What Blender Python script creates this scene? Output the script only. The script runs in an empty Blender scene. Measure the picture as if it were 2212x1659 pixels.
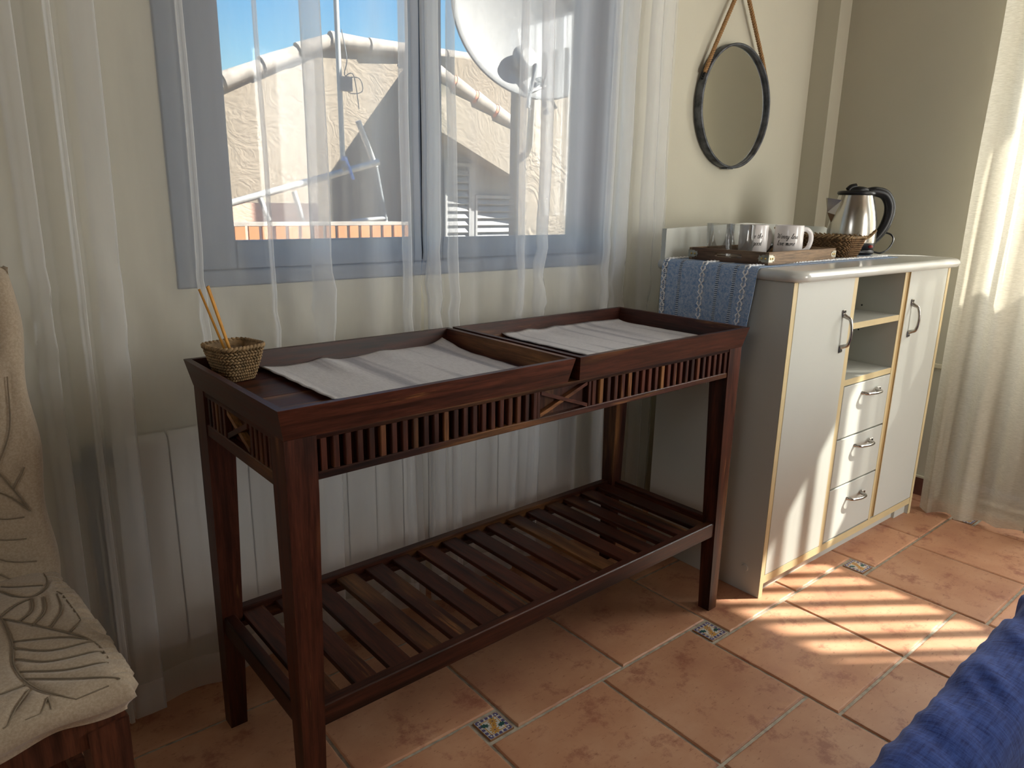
import bpy, math, random
from math import sin, cos, pi, radians, sqrt, atan2
from mathutils import Vector, Matrix, noise as mnoise
random.seed(7)
scene = bpy.context.scene
COL = scene.collection

# ------------------------------------------------------------------ camera
YAW, PITCH, ROLL, FPX = -0.69061, -0.25164, 0.018585, 1541.18
cam_d = bpy.data.cameras.new('camera'); cam = bpy.data.objects.new('camera', cam_d); COL.objects.link(cam)
fw = Vector((-sin(YAW) * cos(PITCH), cos(YAW) * cos(PITCH), sin(PITCH)))
rt = Vector((cos(YAW), sin(YAW), 0)); up = rt.cross(fw)
r2 = rt * cos(ROLL) + up * sin(ROLL); u2 = up * cos(ROLL) - rt * sin(ROLL)
M = Matrix((r2, u2, -fw)).transposed().to_4x4()
M.translation = Vector((-0.41893, -2.05517, 1.08229))
cam.matrix_world = M
cam_d.sensor_width = 36.0; cam_d.sensor_fit = 'HORIZONTAL'; cam_d.lens = FPX * 36.0 / 2212
cam_d.clip_start = 0.02; cam_d.clip_end = 200
scene.camera = cam

# ------------------------------------------------------------------ world, sun, exposure
scene.view_settings.view_transform = 'Standard'; scene.view_settings.look = 'None'
scene.view_settings.gamma = 1.0; scene.view_settings.exposure = 1.48
scene.view_settings.use_curve_mapping = False
scene.cycles.use_denoising = True
scene.cycles.transparent_max_bounces = 40
scene.cycles.max_bounces = 10; scene.cycles.diffuse_bounces = 6
scene.cycles.sample_clamp_indirect = 4.0
scene.cycles.caustics_reflective = False; scene.cycles.caustics_refractive = False
SUN = Vector((-1.0, 0.71, -1.10)).normalized()          # direction the light travels
w = bpy.data.worlds.new('world'); scene.world = w; w.use_nodes = True
wn = w.node_tree; bg = wn.nodes['Background']
sky = wn.nodes.new('ShaderNodeTexSky'); sky.sky_type = 'NISHITA'; sky.sun_disc = False
sky.sun_elevation = math.asin(-SUN.z); sky.sun_rotation = atan2(-SUN.x, -SUN.y)
sky.air_density = 1.3; sky.dust_density = 0.6; sky.ozone_density = 2.0
hs = wn.nodes.new('ShaderNodeHueSaturation'); hs.inputs['Saturation'].default_value = 1.65; wn.links.new(sky.outputs[0], hs.inputs['Color']); wn.links.new(hs.outputs[0], bg.inputs[0]); bg.inputs[1].default_value = 0.092
sd = bpy.data.lights.new('sun', 'SUN'); sd.energy = 10.5; sd.angle = radians(0.7); sd.color = (1.0, 0.95, 0.86)
so = bpy.data.objects.new('sun', sd); COL.objects.link(so)
so.rotation_euler = SUN.to_track_quat('-Z', 'Y').to_euler(); so.location = (6, -5, 7)

def area(name, loc, direction, sx, sy, power, color):
    d = bpy.data.lights.new(name, 'AREA'); d.shape = 'RECTANGLE'; d.size = sx; d.size_y = sy
    d.energy = power; d.color = color
    o = bpy.data.objects.new(name, d); COL.objects.link(o); o.location = loc
    o.rotation_euler = Vector(direction).to_track_quat('-Z', 'Y').to_euler()
    return o
# side balcony door daylight; unseen fill lamps added at the rear and left wall
area('daylight_balcony_door', (2.74, -1.82, 1.50), (-1, 0, -0.25), 1.2, 1.4, 36, (1.0, 0.975, 0.92))
area('fill_rear', (1.95, -4.86, 1.25), (0.05, 1, -0.05), 0.8, 1.9, 28, (1.0, 0.975, 0.93))  # added fill from behind the camera
area('fill_left', (-2.66, -2.55, 1.75), (1, 0.12, -0.25), 1.0, 1.1, 5.5, (0.93, 0.96, 1.0))  # added fill lamp, this wall has no window opening

# ------------------------------------------------------------------ node helpers
def new_mat(name):
    m = bpy.data.materials.new(name); m.use_nodes = True
    nt = m.node_tree; nt.nodes.clear()
    out = nt.nodes.new('ShaderNodeOutputMaterial')
    return m, nt, out
def nd(nt, t, **kw):
    n = nt.nodes.new(t)
    for k, v in kw.items():
        if k.startswith('i_'): n.inputs[int(k[2:])].default_value = v
        else: setattr(n, k, v)
    return n
def ln(nt, a, b): nt.links.new(a, b)
def rgba(c): return (c[0], c[1], c[2], 1.0)
def coords(nt, scale=(1, 1, 1), kind='Object'):
    tc = nd(nt, 'ShaderNodeTexCoord'); mp = nd(nt, 'ShaderNodeMapping')
    ln(nt, tc.outputs[kind], mp.inputs[0]); mp.inputs['Scale'].default_value = scale
    return mp
def noise(nt, vec, scale, detail=4, rough=0.55):
    n = nd(nt, 'ShaderNodeTexNoise'); n.inputs['Scale'].default_value = scale
    n.inputs['Detail'].default_value = detail; n.inputs['Roughness'].default_value = rough
    ln(nt, vec, n.inputs['Vector']); return n
def ramp(nt, fac, stops):
    r = nd(nt, 'ShaderNodeValToRGB'); cr = r.color_ramp
    while len(cr.elements) < len(stops): cr.elements.new(0.5)
    for e, (p, c) in zip(cr.elements, stops): e.position = p; e.color = rgba(c)
    ln(nt, fac, r.inputs[0]); return r
def mix(nt, fac, a, b, mode='MIX'):
    m = nd(nt, 'ShaderNodeMixRGB', blend_type=mode)
    for k, v in ((0, fac), (1, a), (2, b)):
        if hasattr(v, 'is_output') or hasattr(v, 'links'): ln(nt, v, m.inputs[k])
        else: m.inputs[k].default_value = v if k == 0 else rgba(v)
    return m
def bump(nt, h, strength, dist=0.002):
    b = nd(nt, 'ShaderNodeBump'); b.inputs['Strength'].default_value = strength
    b.inputs['Distance'].default_value = dist; ln(nt, h, b.inputs['Height']); return b
def principled(nt, out, color=None, rough=0.5, metal=0.0, spec=0.5, coat=0.0):
    p = nd(nt, 'ShaderNodeBsdfPrincipled')
    p.inputs['Roughness'].default_value = rough; p.inputs['Metallic'].default_value = metal
    p.inputs['Specular IOR Level'].default_value = spec
    p.inputs['Coat Weight'].default_value = coat
    if color is not None: p.inputs['Base Color'].default_value = rgba(color)
    ln(nt, p.outputs[0], out.inputs[0]); return p
def simple(name, color, rough=0.5, metal=0.0, spec=0.5, var=0.06, nscale=30, bs=0.0, coat=0.0):
    m, nt, out = new_mat(name); p = principled(nt, out, color, rough, metal, spec, coat)
    mp = coords(nt); n = noise(nt, mp.outputs[0], nscale)
    c2 = tuple(max(0, c * (1 - var * 3)) for c in color); c1 = tuple(min(1, c * (1 + var)) for c in color)
    r = ramp(nt, n.outputs[0], [(0.25, c2), (0.6, c1)]); ln(nt, r.outputs[0], p.inputs['Base Color'])
    if bs: ln(nt, bump(nt, n.outputs[0], bs).outputs[0], p.inputs['Normal'])
    return m
def wood(name, axis, dark, mid, amber, rough=0.36, amount=0.66, coat=0.0):
    m, nt, out = new_mat(name); p = principled(nt, out, None, rough, 0, 0.28, coat)
    s = [30.0, 30.0, 30.0]; s[axis] = 1.9
    mp = coords(nt, s)
    oi = nd(nt, 'ShaderNodeObjectInfo')
    add = nd(nt, 'ShaderNodeVectorMath', operation='ADD'); ln(nt, mp.outputs[0], add.inputs[0])
    sc = nd(nt, 'ShaderNodeVectorMath', operation='SCALE'); sc.inputs['Scale'].default_value = 37.0
    cmb = nd(nt, 'ShaderNodeCombineXYZ')
    for k in range(3): ln(nt, oi.outputs['Random'], cmb.inputs[k])
    ln(nt, cmb.outputs[0], sc.inputs[0]); ln(nt, sc.outputs[0], add.inputs[1])
    n1 = noise(nt, add.outputs[0], 1.1, 6, 0.6); n2 = noise(nt, add.outputs[0], 5.5, 8, 0.7)
    r1 = ramp(nt, n1.outputs[0], [(0.34, dark), (0.50, mid), (amount - 0.04, mid), (amount + 0.06, amber)])
    r2_ = ramp(nt, n2.outputs[0], [(0.35, (0.45, 0.45, 0.45)), (0.62, (1.2, 1.2, 1.2))])
    s3 = [7.0, 7.0, 7.0]; s3[axis] = 1.3
    mp3 = coords(nt, s3); add3 = nd(nt, 'ShaderNodeVectorMath', operation='ADD'); ln(nt, mp3.outputs[0], add3.inputs[0]); ln(nt, sc.outputs[0], add3.inputs[1])
    n3 = noise(nt, add3.outputs[0], 1.0, 3, 0.5); r3_ = ramp(nt, n3.outputs[0], [(0.56, (0, 0, 0)), (0.68, (1, 1, 1))])
    sap = mix(nt, 0.0, r1.outputs[0], tuple(c * 0.72 for c in amber)); ln(nt, r3_.outputs[0], sap.inputs[0])
    mx = mix(nt, 1.0, sap.outputs[0], r2_.outputs[0], 'MULTIPLY')
    hv = nd(nt, 'ShaderNodeHueSaturation'); ln(nt, mx.outputs[0], hv.inputs['Color'])
    mr = nd(nt, 'ShaderNodeMapRange'); mr.inputs[3].default_value = 0.75; mr.inputs[4].default_value = 1.35
    ln(nt, oi.outputs['Random'], mr.inputs[0]); ln(nt, mr.outputs[0], hv.inputs['Value'])
    ln(nt, hv.outputs[0], p.inputs['Base Color'])
    rr = nd(nt, 'ShaderNodeMapRange'); rr.inputs[3].default_value = rough - 0.06; rr.inputs[4].default_value = rough + 0.14
    ln(nt, n2.outputs[0], rr.inputs[0]); ln(nt, rr.outputs[0], p.inputs['Roughness'])
    ln(nt, bump(nt, n2.outputs[0], 0.12, 0.001).outputs[0], p.inputs['Normal'])
    return m

M_ = {}
MAH = ((0.014, 0.004, 0.0025), (0.062, 0.0165, 0.0085), (0.34, 0.15, 0.05))
for k, ax in (('x', 0), ('y', 1), ('z', 2)): M_['wood' + k] = wood('mahogany_' + k, ax, *MAH)
for k, ax in (('x', 0), ('y', 1)): M_['tray' + k] = wood('walnut_' + k, ax, (0.05, 0.026, 0.015) if k == 'y' else (0.10, 0.06, 0.034), (0.11, 0.06, 0.034) if k == 'y' else (0.24, 0.155, 0.09), (0.33, 0.22, 0.13), 0.55, 0.66, 0.0)
M_['chairwood'] = wood('chair_wood', 2, (0.04, 0.013, 0.008), (0.085, 0.027, 0.014), (0.12, 0.04, 0.02), 0.4)

def mat_plaster(name, color, bs=0.25):
    m, nt, out = new_mat(name); p = principled(nt, out, None, 0.85, 0, 0.25)
    mp = coords(nt); a = noise(nt, mp.outputs[0], 2.2, 5); b = noise(nt, mp.outputs[0], 120, 6, 0.7)
    r = ramp(nt, a.outputs[0], [(0.3, tuple(c * 0.94 for c in color)), (0.7, color)])
    ln(nt, r.outputs[0], p.inputs['Base Color'])
    ln(nt, bump(nt, b.outputs[0], bs, 0.001).outputs[0], p.inputs['Normal']); return m
M_['wall'] = mat_plaster('cream_wall_paint', (0.56, 0.535, 0.435))
M_['ceiling'] = mat_plaster('beige_ceiling', (0.34, 0.29, 0.23), 0.1)
M_['grout'] = simple('grout', (0.42, 0.37, 0.29), 0.9, var=0.12, nscale=60, bs=0.3)

def mat_terracotta():
    m, nt, out = new_mat('terracotta_tile'); p = principled(nt, out, None, 0.42, 0, 0.45)
    mp = coords(nt, kind='Object'); oi = nd(nt, 'ShaderNodeObjectInfo')
    add = nd(nt, 'ShaderNodeVectorMath', operation='ADD'); ln(nt, mp.outputs[0], add.inputs[0]); ln(nt, oi.outputs['Location'], add.inputs[1])
    a = noise(nt, add.outputs[0], 5.0, 5, 0.6)
    base = ramp(nt, a.outputs[0], [(0.28, (0.44, 0.20, 0.115)), (0.5, (0.54, 0.275, 0.155)), (0.72, (0.62, 0.35, 0.21))])
    st = noise(nt, add.outputs[0], 11.0, 7, 0.72)
    stf = ramp(nt, st.outputs[0], [(0.54, (0, 0, 0)), (0.64, (1, 1, 1))])
    c1 = mix(nt, stf.outputs[0], base.outputs[0], (0.30, 0.10, 0.06))
    half = mix(nt, 0.7, base.outputs[0], c1.outputs[0])
    mp2 = coords(nt, (38, 110, 38)); sp = noise(nt, mp2.outputs[0], 1.0, 5, 0.8)
    spf = ramp(nt, sp.outputs[0], [(0.59, (1, 1, 1)), (0.66, (0.62, 0.5, 0.46))])
    c2 = mix(nt, 1.0, half.outputs[0], spf.outputs[0], 'MULTIPLY')
    hv = nd(nt, 'ShaderNodeHueSaturation'); ln(nt, c2.outputs[0], hv.inputs['Color'])
    mr = nd(nt, 'ShaderNodeMapRange'); mr.inputs[3].default_value = 0.88; mr.inputs[4].default_value = 1.1
    ln(nt, oi.outputs['Random'], mr.inputs[0]); ln(nt, mr.outputs[0], hv.inputs['Value'])
    ln(nt, hv.outputs[0], p.inputs['Base Color'])
    rr = nd(nt, 'ShaderNodeMapRange'); rr.inputs[3].default_value = 0.32; rr.inputs[4].default_value = 0.6
    ln(nt, a.outputs[0], rr.inputs[0]); ln(nt, rr.outputs[0], p.inputs['Roughness'])
    ln(nt, bump(nt, st.outputs[0], 0.25, 0.0015).outputs[0], p.inputs['Normal']); return m
M_['tile'] = mat_terracotta()
M_['t_white'] = simple('inset_white_glaze', (0.62, 0.60, 0.55), 0.25, var=0.03)
M_['t_blue'] = simple('inset_violet_blue', (0.115, 0.095, 0.20), 0.25)
M_['t_ochre'] = simple('inset_ochre', (0.55, 0.27, 0.05), 0.25)
M_['t_green'] = simple('inset_green', (0.03, 0.09, 0.08), 0.25)
M_['t_brown'] = simple('inset_brown', (0.26, 0.12, 0.05), 0.25)

def mat_sheer(name, color, base, graze, trans=0.5, weave=900.0):
    """Woven sheer: mostly open weave seen straight on, denser at grazing angles."""
    m, nt, out = new_mat(name)
    lw = nd(nt, 'ShaderNodeLayerWeight'); lw.inputs[0].default_value = 0.22
    mr = nd(nt, 'ShaderNodeMapRange'); mr.inputs[3].default_value = base; mr.inputs[4].default_value = graze
    ln(nt, lw.outputs['Facing'], mr.inputs[0])
    tr = nd(nt, 'ShaderNodeBsdfTransparent'); df = nd(nt, 'ShaderNodeBsdfDiffuse'); tl = nd(nt, 'ShaderNodeBsdfTranslucent')
    mp = coords(nt, (14, 14, 2.0)); n = noise(nt, mp.outputs[0], 2.0, 4)
    r = ramp(nt, n.outputs[0], [(0.3, tuple(c * 0.93 for c in color)), (0.7, color)])
    ln(nt, r.outputs[0], df.inputs[0]); ln(nt, r.outputs[0], tl.inputs[0])
    m1 = nd(nt, 'ShaderNodeMixShader'); m1.inputs[0].default_value = trans
    ln(nt, df.outputs[0], m1.inputs[1]); ln(nt, tl.outputs[0], m1.inputs[2])
    m2 = nd(nt, 'ShaderNodeMixShader'); ln(nt, mr.outputs[0], m2.inputs[0])
    ln(nt, tr.outputs[0], m2.inputs[1]); ln(nt, m1.outputs[0], m2.inputs[2])
    ln(nt, m2.outputs[0], out.inputs[0]); return m
M_['sheer'] = mat_sheer('white_voile', (0.96, 0.965, 0.97), 0.38, 0.92, 0.68)
M_['sheer_hem'] = mat_sheer('voile_hem', (0.93, 0.94, 0.95), 0.62, 0.95, 0.6)

def mat_linen_curtain():
    m, nt, out = new_mat('cream_slub_curtain')
    mp = coords(nt, (60, 60, 700)); n = noise(nt, mp.outputs[0], 1.0, 3, 0.7)
    r = ramp(nt, n.outputs[0], [(0.35, (0.60, 0.55, 0.43)), (0.65, (0.76, 0.71, 0.58))])
    df = nd(nt, 'ShaderNodeBsdfDiffuse'); tl = nd(nt, 'ShaderNodeBsdfTranslucent'); tr = nd(nt, 'ShaderNodeBsdfTransparent')
    ln(nt, r.outputs[0], df.inputs[0]); ln(nt, r.outputs[0], tl.inputs[0])
    b = bump(nt, n.outputs[0], 0.7, 0.002); ln(nt, b.outputs[0], df.inputs['Normal'])
    m1 = nd(nt, 'ShaderNodeMixShader'); m1.inputs[0].default_value = 0.5
    ln(nt, df.outputs[0], m1.inputs[1]); ln(nt, tl.outputs[0], m1.inputs[2])
    m2 = nd(nt, 'ShaderNodeMixShader'); m2.inputs[0].default_value = 0.86
    ln(nt, tr.outputs[0], m2.inputs[1]); ln(nt, m1.outputs[0], m2.inputs[2]); ln(nt, m2.outputs[0], out.inputs[0]); return m
M_['cream_curtain'] = mat_linen_curtain()

def mat_glass(name, tint=(0.97, 0.98, 0.98), g=0.06, graze=0.9):
    m, nt, out = new_mat(name)
    fr = nd(nt, 'ShaderNodeFresnel'); fr.inputs[0].default_value = 1.45
    tr = nd(nt, 'ShaderNodeBsdfTransparent'); tr.inputs[0].default_value = rgba(tint)
    gl = nd(nt, 'ShaderNodeBsdfGlossy'); gl.inputs['Roughness'].default_value = 0.02
    mr = nd(nt, 'ShaderNodeMapRange'); mr.inputs[3].default_value = g * 0.5; mr.inputs[4].default_value = graze
    ln(nt, fr.outputs[0], mr.inputs[0])
    mx = nd(nt, 'ShaderNodeMixShader'); ln(nt, mr.outputs[0], mx.inputs[0])
    ln(nt, tr.outputs[0], mx.inputs[1]); ln(nt, gl.outputs[0], mx.inputs[2]); ln(nt, mx.outputs[0], out.inputs[0]); return m
M_['pane'] = mat_glass('window_glass', g=0.03, graze=0.6)
M_['tumbler'] = mat_glass('tumbler_glass', (0.975, 0.98, 0.98), 0.05, 0.55)
M_['frame'] = simple('grey_aluminium', (0.13, 0.17, 0.24), 0.38, 0.0, 0.5, 0.03)
M_['gasket'] = simple('black_gasket', (0.02, 0.02, 0.025), 0.6)
M_['white_lam'] = simple('white_laminate', (0.53, 0.535, 0.485), 0.42, 0, 0.4, 0.01, 4)
M_['top_lam'] = simple('white_countertop', (0.56, 0.56, 0.52), 0.16, 0, 0.5, 0.01, 4)
M_['edge'] = simple('cream_edge_band', (0.62, 0.50, 0.28), 0.45, 0, 0.4, 0.03, 8)
M_['edge_brown'] = simple('tan_edge_band', (0.42, 0.28, 0.12), 0.45, 0, 0.4, 0.03, 8)
M_['chrome'] = simple('worn_nickel', (0.42, 0.40, 0.37), 0.22, 1.0, 0.5, 0.12, 90)
M_['steel'] = simple('brushed_steel', (0.50, 0.475, 0.43), 0.20, 1.0, 0.5, 0.04, 5)
M_['black'] = simple('black_plastic', (0.008, 0.008, 0.009), 0.34, 0, 0.3)
M_['red'] = simple('red_switch', (0.25, 0.01, 0.01), 0.35)
M_['brass'] = simple('brass_rivet', (0.55, 0.38, 0.13), 0.3, 1.0)
M_['bracket'] = simple('antique_bracket', (0.33, 0.31, 0.25), 0.38, 0.85, 0.5, 0.15, 60)
M_['ceramic'] = simple('white_ceramic', (0.72, 0.69, 0.68), 0.18, 0, 0.5, 0.01)
M_['ink'] = simple('black_print', (0.012, 0.012, 0.014), 0.5)
M_['mirror'] = simple('mirror_silver', (0.93, 0.94, 0.90), 0.03, 1.0, 0.5, 0.0)
M_['zinc'] = simple('aged_zinc', (0.10, 0.105, 0.115), 0.5, 0.6, 0.5, 0.28, 26, 0.3)
M_['rope'] = simple('hemp_rope', (0.33, 0.19, 0.085), 0.85, 0, 0.2, 0.1, 200, 0.4)
M_['wicker'] = simple('seagrass', (0.27, 0.175, 0.085), 0.7, 0, 0.35, 0.2, 70, 0.4)
M_['wicker2'] = simple('dark_seagrass', (0.19, 0.105, 0.045), 0.7, 0, 0.35, 0.2, 70, 0.4)
M_['reed'] = simple('amber_reed', (0.58, 0.27, 0.035), 0.5, 0, 0.4, 0.08, 60)
M_['radiator'] = simple('white_radiator', (0.60, 0.59, 0.56), 0.4, 0, 0.5, 0.01)
M_['valve'] = simple('grey_valve', (0.10, 0.115, 0.125), 0.45)
M_['skirting'] = simple('terracotta_skirting', (0.13, 0.05, 0.035), 0.5)
M_['dust'] = simple('dark_recess', (0.03, 0.015, 0.01), 0.7)

def mat_fabric(name, c1, c2, sx, sy, rough=0.9, bs=0.5, sheen=0.0, stripe=None):
    m, nt, out = new_mat(name); p = principled(nt, out, None, rough, 0, 0.15)
    p.inputs['Sheen Weight'].default_value = sheen
    a = noise(nt, coords(nt, (sx, sy, sy)).outputs[0], 1.0, 4, 0.7); b = noise(nt, coords(nt, (sy, sx, sx)).outputs[0], 1.0, 4, 0.7)
    mx = mix(nt, 0.5, a.outputs[0], b.outputs[0])
    r = ramp(nt, mx.outputs[0], [(0.40, c1), (0.60, c2)])
    col = r.outputs[0]
    if stripe:
        s = noise(nt, coords(nt, (stripe, 1.2, 1.0)).outputs[0], 1.0, 3, 0.5)
        sr = ramp(nt, s.outputs[0], [(0.36, (0.62, 0.62, 0.66)), (0.5, (1, 1, 1))])
        col = mix(nt, 1.0, col, sr.outputs[0], 'MULTIPLY').outputs[0]
    ln(nt, col, p.inputs['Base Color']); ln(nt, bump(nt, mx.outputs[0], bs, 0.001).outputs[0], p.inputs['Normal']); return m
M_['placemat'] = mat_fabric('grey_linen', (0.52, 0.50, 0.50), (0.74, 0.72, 0.71), 1400, 60, stripe=22)
M_['runner'] = mat_fabric('blue_melange', (0.12, 0.24, 0.45), (0.50, 0.55, 0.62), 700, 130)
M_['stitch'] = simple('white_stitching', (0.88, 0.88, 0.88), 0.8)
M_['drawn'] = simple('drawn_thread', (0.05, 0.07, 0.10), 0.9)
M_['seam'] = simple('quilt_groove_shade', (0.21, 0.165, 0.115), 0.95)  # darker velvet tone, paints the shade of the pressed quilting grooves
M_['velvet'] = mat_fabric('beige_velvet', (0.36, 0.285, 0.205), (0.44, 0.355, 0.265), 300, 300, 0.95, 0.3, 0.3)
M_['blue'] = mat_fabric('blue_throw', (0.014, 0.032, 0.17), (0.04, 0.09, 0.36), 260, 30, 0.95, 0.9, 0.12)

def mat_stucco(name, c1, c2, dark=(0.25, 0.23, 0.17), amt=0.62, bs=1.0):
    m, nt, out = new_mat(name); p = principled(nt, out, None, 0.95, 0, 0.1)
    mp = coords(nt); a = noise(nt, mp.outputs[0], 0.9, 6, 0.6)
    r = ramp(nt, a.outputs[0], [(0.3, c1), (0.55, c2), (amt, c2), (amt + 0.15, dark)])
    v = nd(nt, 'ShaderNodeTexNoise'); v.inputs['Scale'].default_value = 2.6; v.inputs['Detail'].default_value = 3; v.inputs['Distortion'].default_value = 1.5
    ln(nt, mp.outputs[0], v.inputs['Vector'])
    ridge = nd(nt, 'ShaderNodeMath', operation='PINGPONG'); ridge.inputs[1].default_value = 0.09; ln(nt, v.outputs[0], ridge.inputs[0])
    ln(nt, r.outputs[0], p.inputs['Base Color']); ln(nt, bump(nt, ridge.outputs[0], bs, 0.35).outputs[0], p.inputs['Normal']); return m
M_['stucco'] = mat_stucco('sunny_stucco', (0.218, 0.181, 0.137), (0.255, 0.213, 0.165), (0.176, 0.151, 0.106), 0.64, 0.18)
M_['stucco2'] = mat_stucco('stained_stucco', (0.242, 0.209, 0.167), (0.278, 0.242, 0.195), (0.102, 0.098, 0.074), 0.50, 0.12)
M_['stucco3'] = mat_stucco('rough_pier_stucco', (0.232, 0.199, 0.157), (0.268, 0.232, 0.185), (0.185, 0.162, 0.126), 0.7, 0.25)
M_['rooftile'] = simple('roof_tile', (0.329, 0.293, 0.256), 0.9, 0, 0.1, 0.12, 8)
M_['terr'] = simple('clay_rim', (0.62, 0.25, 0.15), 0.8)
M_['shutter'] = simple('grey_shutter', (0.268, 0.268, 0.268), 0.6)
M_['whitemetal'] = simple('white_metal', (0.34, 0.34, 0.33), 0.4)
M_['dish'] = simple('dish_grey', (0.145, 0.145, 0.14), 0.6)
M_['cable'] = simple('grey_cable', (0.12, 0.13, 0.14), 0.6)
M_['bluetape'] = simple('blue_clamp', (0.08, 0.22, 0.55), 0.5)
M_['orange'] = simple('orange_fence', (0.36, 0.165, 0.07), 0.8, 0, 0.2, 0.08, 3)
M_['salmon'] = mat_stucco('salmon_wall', (0.55, 0.33, 0.25), (0.60, 0.38, 0.29), (0.5, 0.3, 0.22), 0.8, 0.1)
M_['duct'] = simple('cream_duct', (0.64, 0.60, 0.46), 0.5, 0, 0.3, 0.01)

# ------------------------------------------------------------------ mesh helpers
class MB:
    def __init__(s): s.v = []; s.f = []; s.m = []; s.sm = []; s.mats = []
    def mi(s, mat):
        if mat not in s.mats: s.mats.append(mat)
        return s.mats.index(mat)
    def add(s, vs, fs, mat, smooth=False, M=None):
        o = len(s.v); k = s.mi(mat)
        s.v += [tuple(M @ Vector(p)) if M else tuple(p) for p in vs]
        for f in fs: s.f.append([i + o for i in f]); s.m.append(k); s.sm.append(smooth)
        return s
    def box(s, a, b, mat, M=None, ch=0.0):
        (x0, y0, z0), (x1, y1, z1) = a, b
        if x1 < x0: x0, x1 = x1, x0
        if y1 < y0: y0, y1 = y1, y0
        if z1 < z0: z0, z1 = z1, z0
        if ch <= 0:
            vs = [(x0, y0, z0), (x1, y0, z0), (x1, y1, z0), (x0, y1, z0), (x0, y0, z1), (x1, y0, z1), (x1, y1, z1), (x0, y1, z1)]
            fs = [(3, 2, 1, 0), (4, 5, 6, 7), (0, 1, 5, 4), (1, 2, 6, 5), (2, 3, 7, 6), (3, 0, 4, 7)]
            return s.add(vs, fs, mat, False, M)
        c = min(ch, (x1 - x0) * .45, (y1 - y0) * .45, (z1 - z0) * .45)
        vs = []; 
        for sx, X in ((1, x0), (-1, x1)):
            for sy, Y in ((1, y0), (-1, y1)):
                for sz, Z in ((1, z0), (-1, z1)):
                    vs += [(X, Y + sy * c, Z + sz * c), (X + sx * c, Y, Z + sz * c), (X + sx * c, Y + sy * c, Z)]
        def i(a_, b_, c_, k): return ((a_ * 2 + b_) * 2 + c_) * 3 + k
        fs = []
        for a_ in (0, 1): fs.append([i(a_, 0, 0, 0), i(a_, 1, 0, 0), i(a_, 1, 1, 0), i(a_, 0, 1, 0)][::(-1 if a_ == 0 else 1)])
        for b_ in (0, 1): fs.append([i(0, b_, 0, 1), i(0, b_, 1, 1), i(1, b_, 1, 1), i(1, b_, 0, 1)][::(-1 if b_ == 0 else 1)])
        for c_ in (0, 1): fs.append([i(0, 0, c_, 2), i(1, 0, c_, 2), i(1, 1, c_, 2), i(0, 1, c_, 2)][::(-1 if c_ == 0 else 1)])
        for a_ in (0, 1):
            for b_ in (0, 1): fs.append([i(a_, b_, 0, 0), i(a_, b_, 1, 0), i(a_, b_, 1, 1), i(a_, b_, 0, 1)])
            for c_ in (0, 1): fs.append([i(a_, 0, c_, 0), i(a_, 1, c_, 0), i(a_, 1, c_, 2), i(a_, 0, c_, 2)])
        for b_ in (0, 1):
            for c_ in (0, 1): fs.append([i(0, b_, c_, 1), i(1, b_, c_, 1), i(1, b_, c_, 2), i(0, b_, c_, 2)])
        for a_ in (0, 1):
            for b_ in (0, 1):
                for c_ in (0, 1): fs.append([i(a_, b_, c_, 0), i(a_, b_, c_, 1), i(a_, b_, c_, 2)])
        return s.add(vs, fs, mat, False, M)
    def hexa(s, bot, top, mat):           # 4 bottom + 4 top points, both counter-clockwise from above
        vs = list(bot) + list(top)
        return s.add(vs, [(3, 2, 1, 0), (4, 5, 6, 7), (0, 1, 5, 4), (1, 2, 6, 5), (2, 3, 7, 6), (3, 0, 4, 7)], mat)
    def prism(s, poly, axis, a, b, mat, smooth=False, M=None):   # poly in the two other axes
        def P(p, t):
            q = list(p); q.insert(axis, t); return tuple(q)
        n = len(poly); vs = [P(p, a) for p in poly] + [P(p, b) for p in poly]
        s.add(vs, [list(range(n))[::-1], [n + i for i in range(n)]], mat, False, M)
        s.add(vs, [[i, (i + 1) % n, n + (i + 1) % n, n + i] for i in range(n)], mat, smooth, M)
        return s
    def lathe(s, prof, mat, n=32, c=(0, 0, 0), smooth=True, M=None, caps=True):
        vs = []
        for r, z in prof:
            for k in range(n):
                t = 2 * pi * k / n; vs.append((c[0] + r * cos(t), c[1] + r * sin(t), c[2] + z))
        fs = []
        for j in range(len(prof) - 1):
            for k in range(n): fs.append((j * n + k, j * n + (k + 1) % n, (j + 1) * n + (k + 1) % n, (j + 1) * n + k))
        s.add(vs, fs, mat, smooth, M)
        if caps:
            if prof[0][0] > 1e-5: s.add(vs[:n], [list(range(n))[::-1]], mat, False, M)
            if prof[-1][0] > 1e-5: s.add(vs[-n:], [list(range(n))], mat, False, M)
        return s
    def tube(s, pts, r, mat, n=8, M=None, closed=False, caps=True, flat=None):
        pts = [Vector(p) for p in pts]; N = len(pts)
        rr = r if isinstance(r, (list, tuple)) else [r] * N
        vs = []; prev = None
        for i, p in enumerate(pts):
            if closed: t = pts[(i + 1) % N] - pts[i - 1]
            else: t = pts[min(i + 1, N - 1)] - pts[max(i - 1, 0)]
            t.normalize()
            if prev is None:
                a = Vector((0, 0, 1)) if abs(t.z) < 0.9 else Vector((1, 0, 0))
                u = t.cross(a).normalized()
            else:
                u = (prev - t * prev.dot(t)).normalized()
            prev = u; v = t.cross(u)
            for k in range(n):
                th = 2 * pi * k / n; q = u * cos(th) + v * sin(th) * (flat or 1)
                vs.append(tuple(p + q * rr[i]))
        fs = []
        for i in range(N if closed else N - 1):
            j = (i + 1) % N
            for k in range(n): fs.append((i * n + k, i * n + (k + 1) % n, j * n + (k + 1) % n, j * n + k))
        s.add(vs, fs, mat, True, M)
        if caps and not closed: s.add(vs[:n], [list(range(n))[::-1]], mat, False, M); s.add(vs[-n:], [list(range(n))], mat, False, M)
        return s
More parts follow.
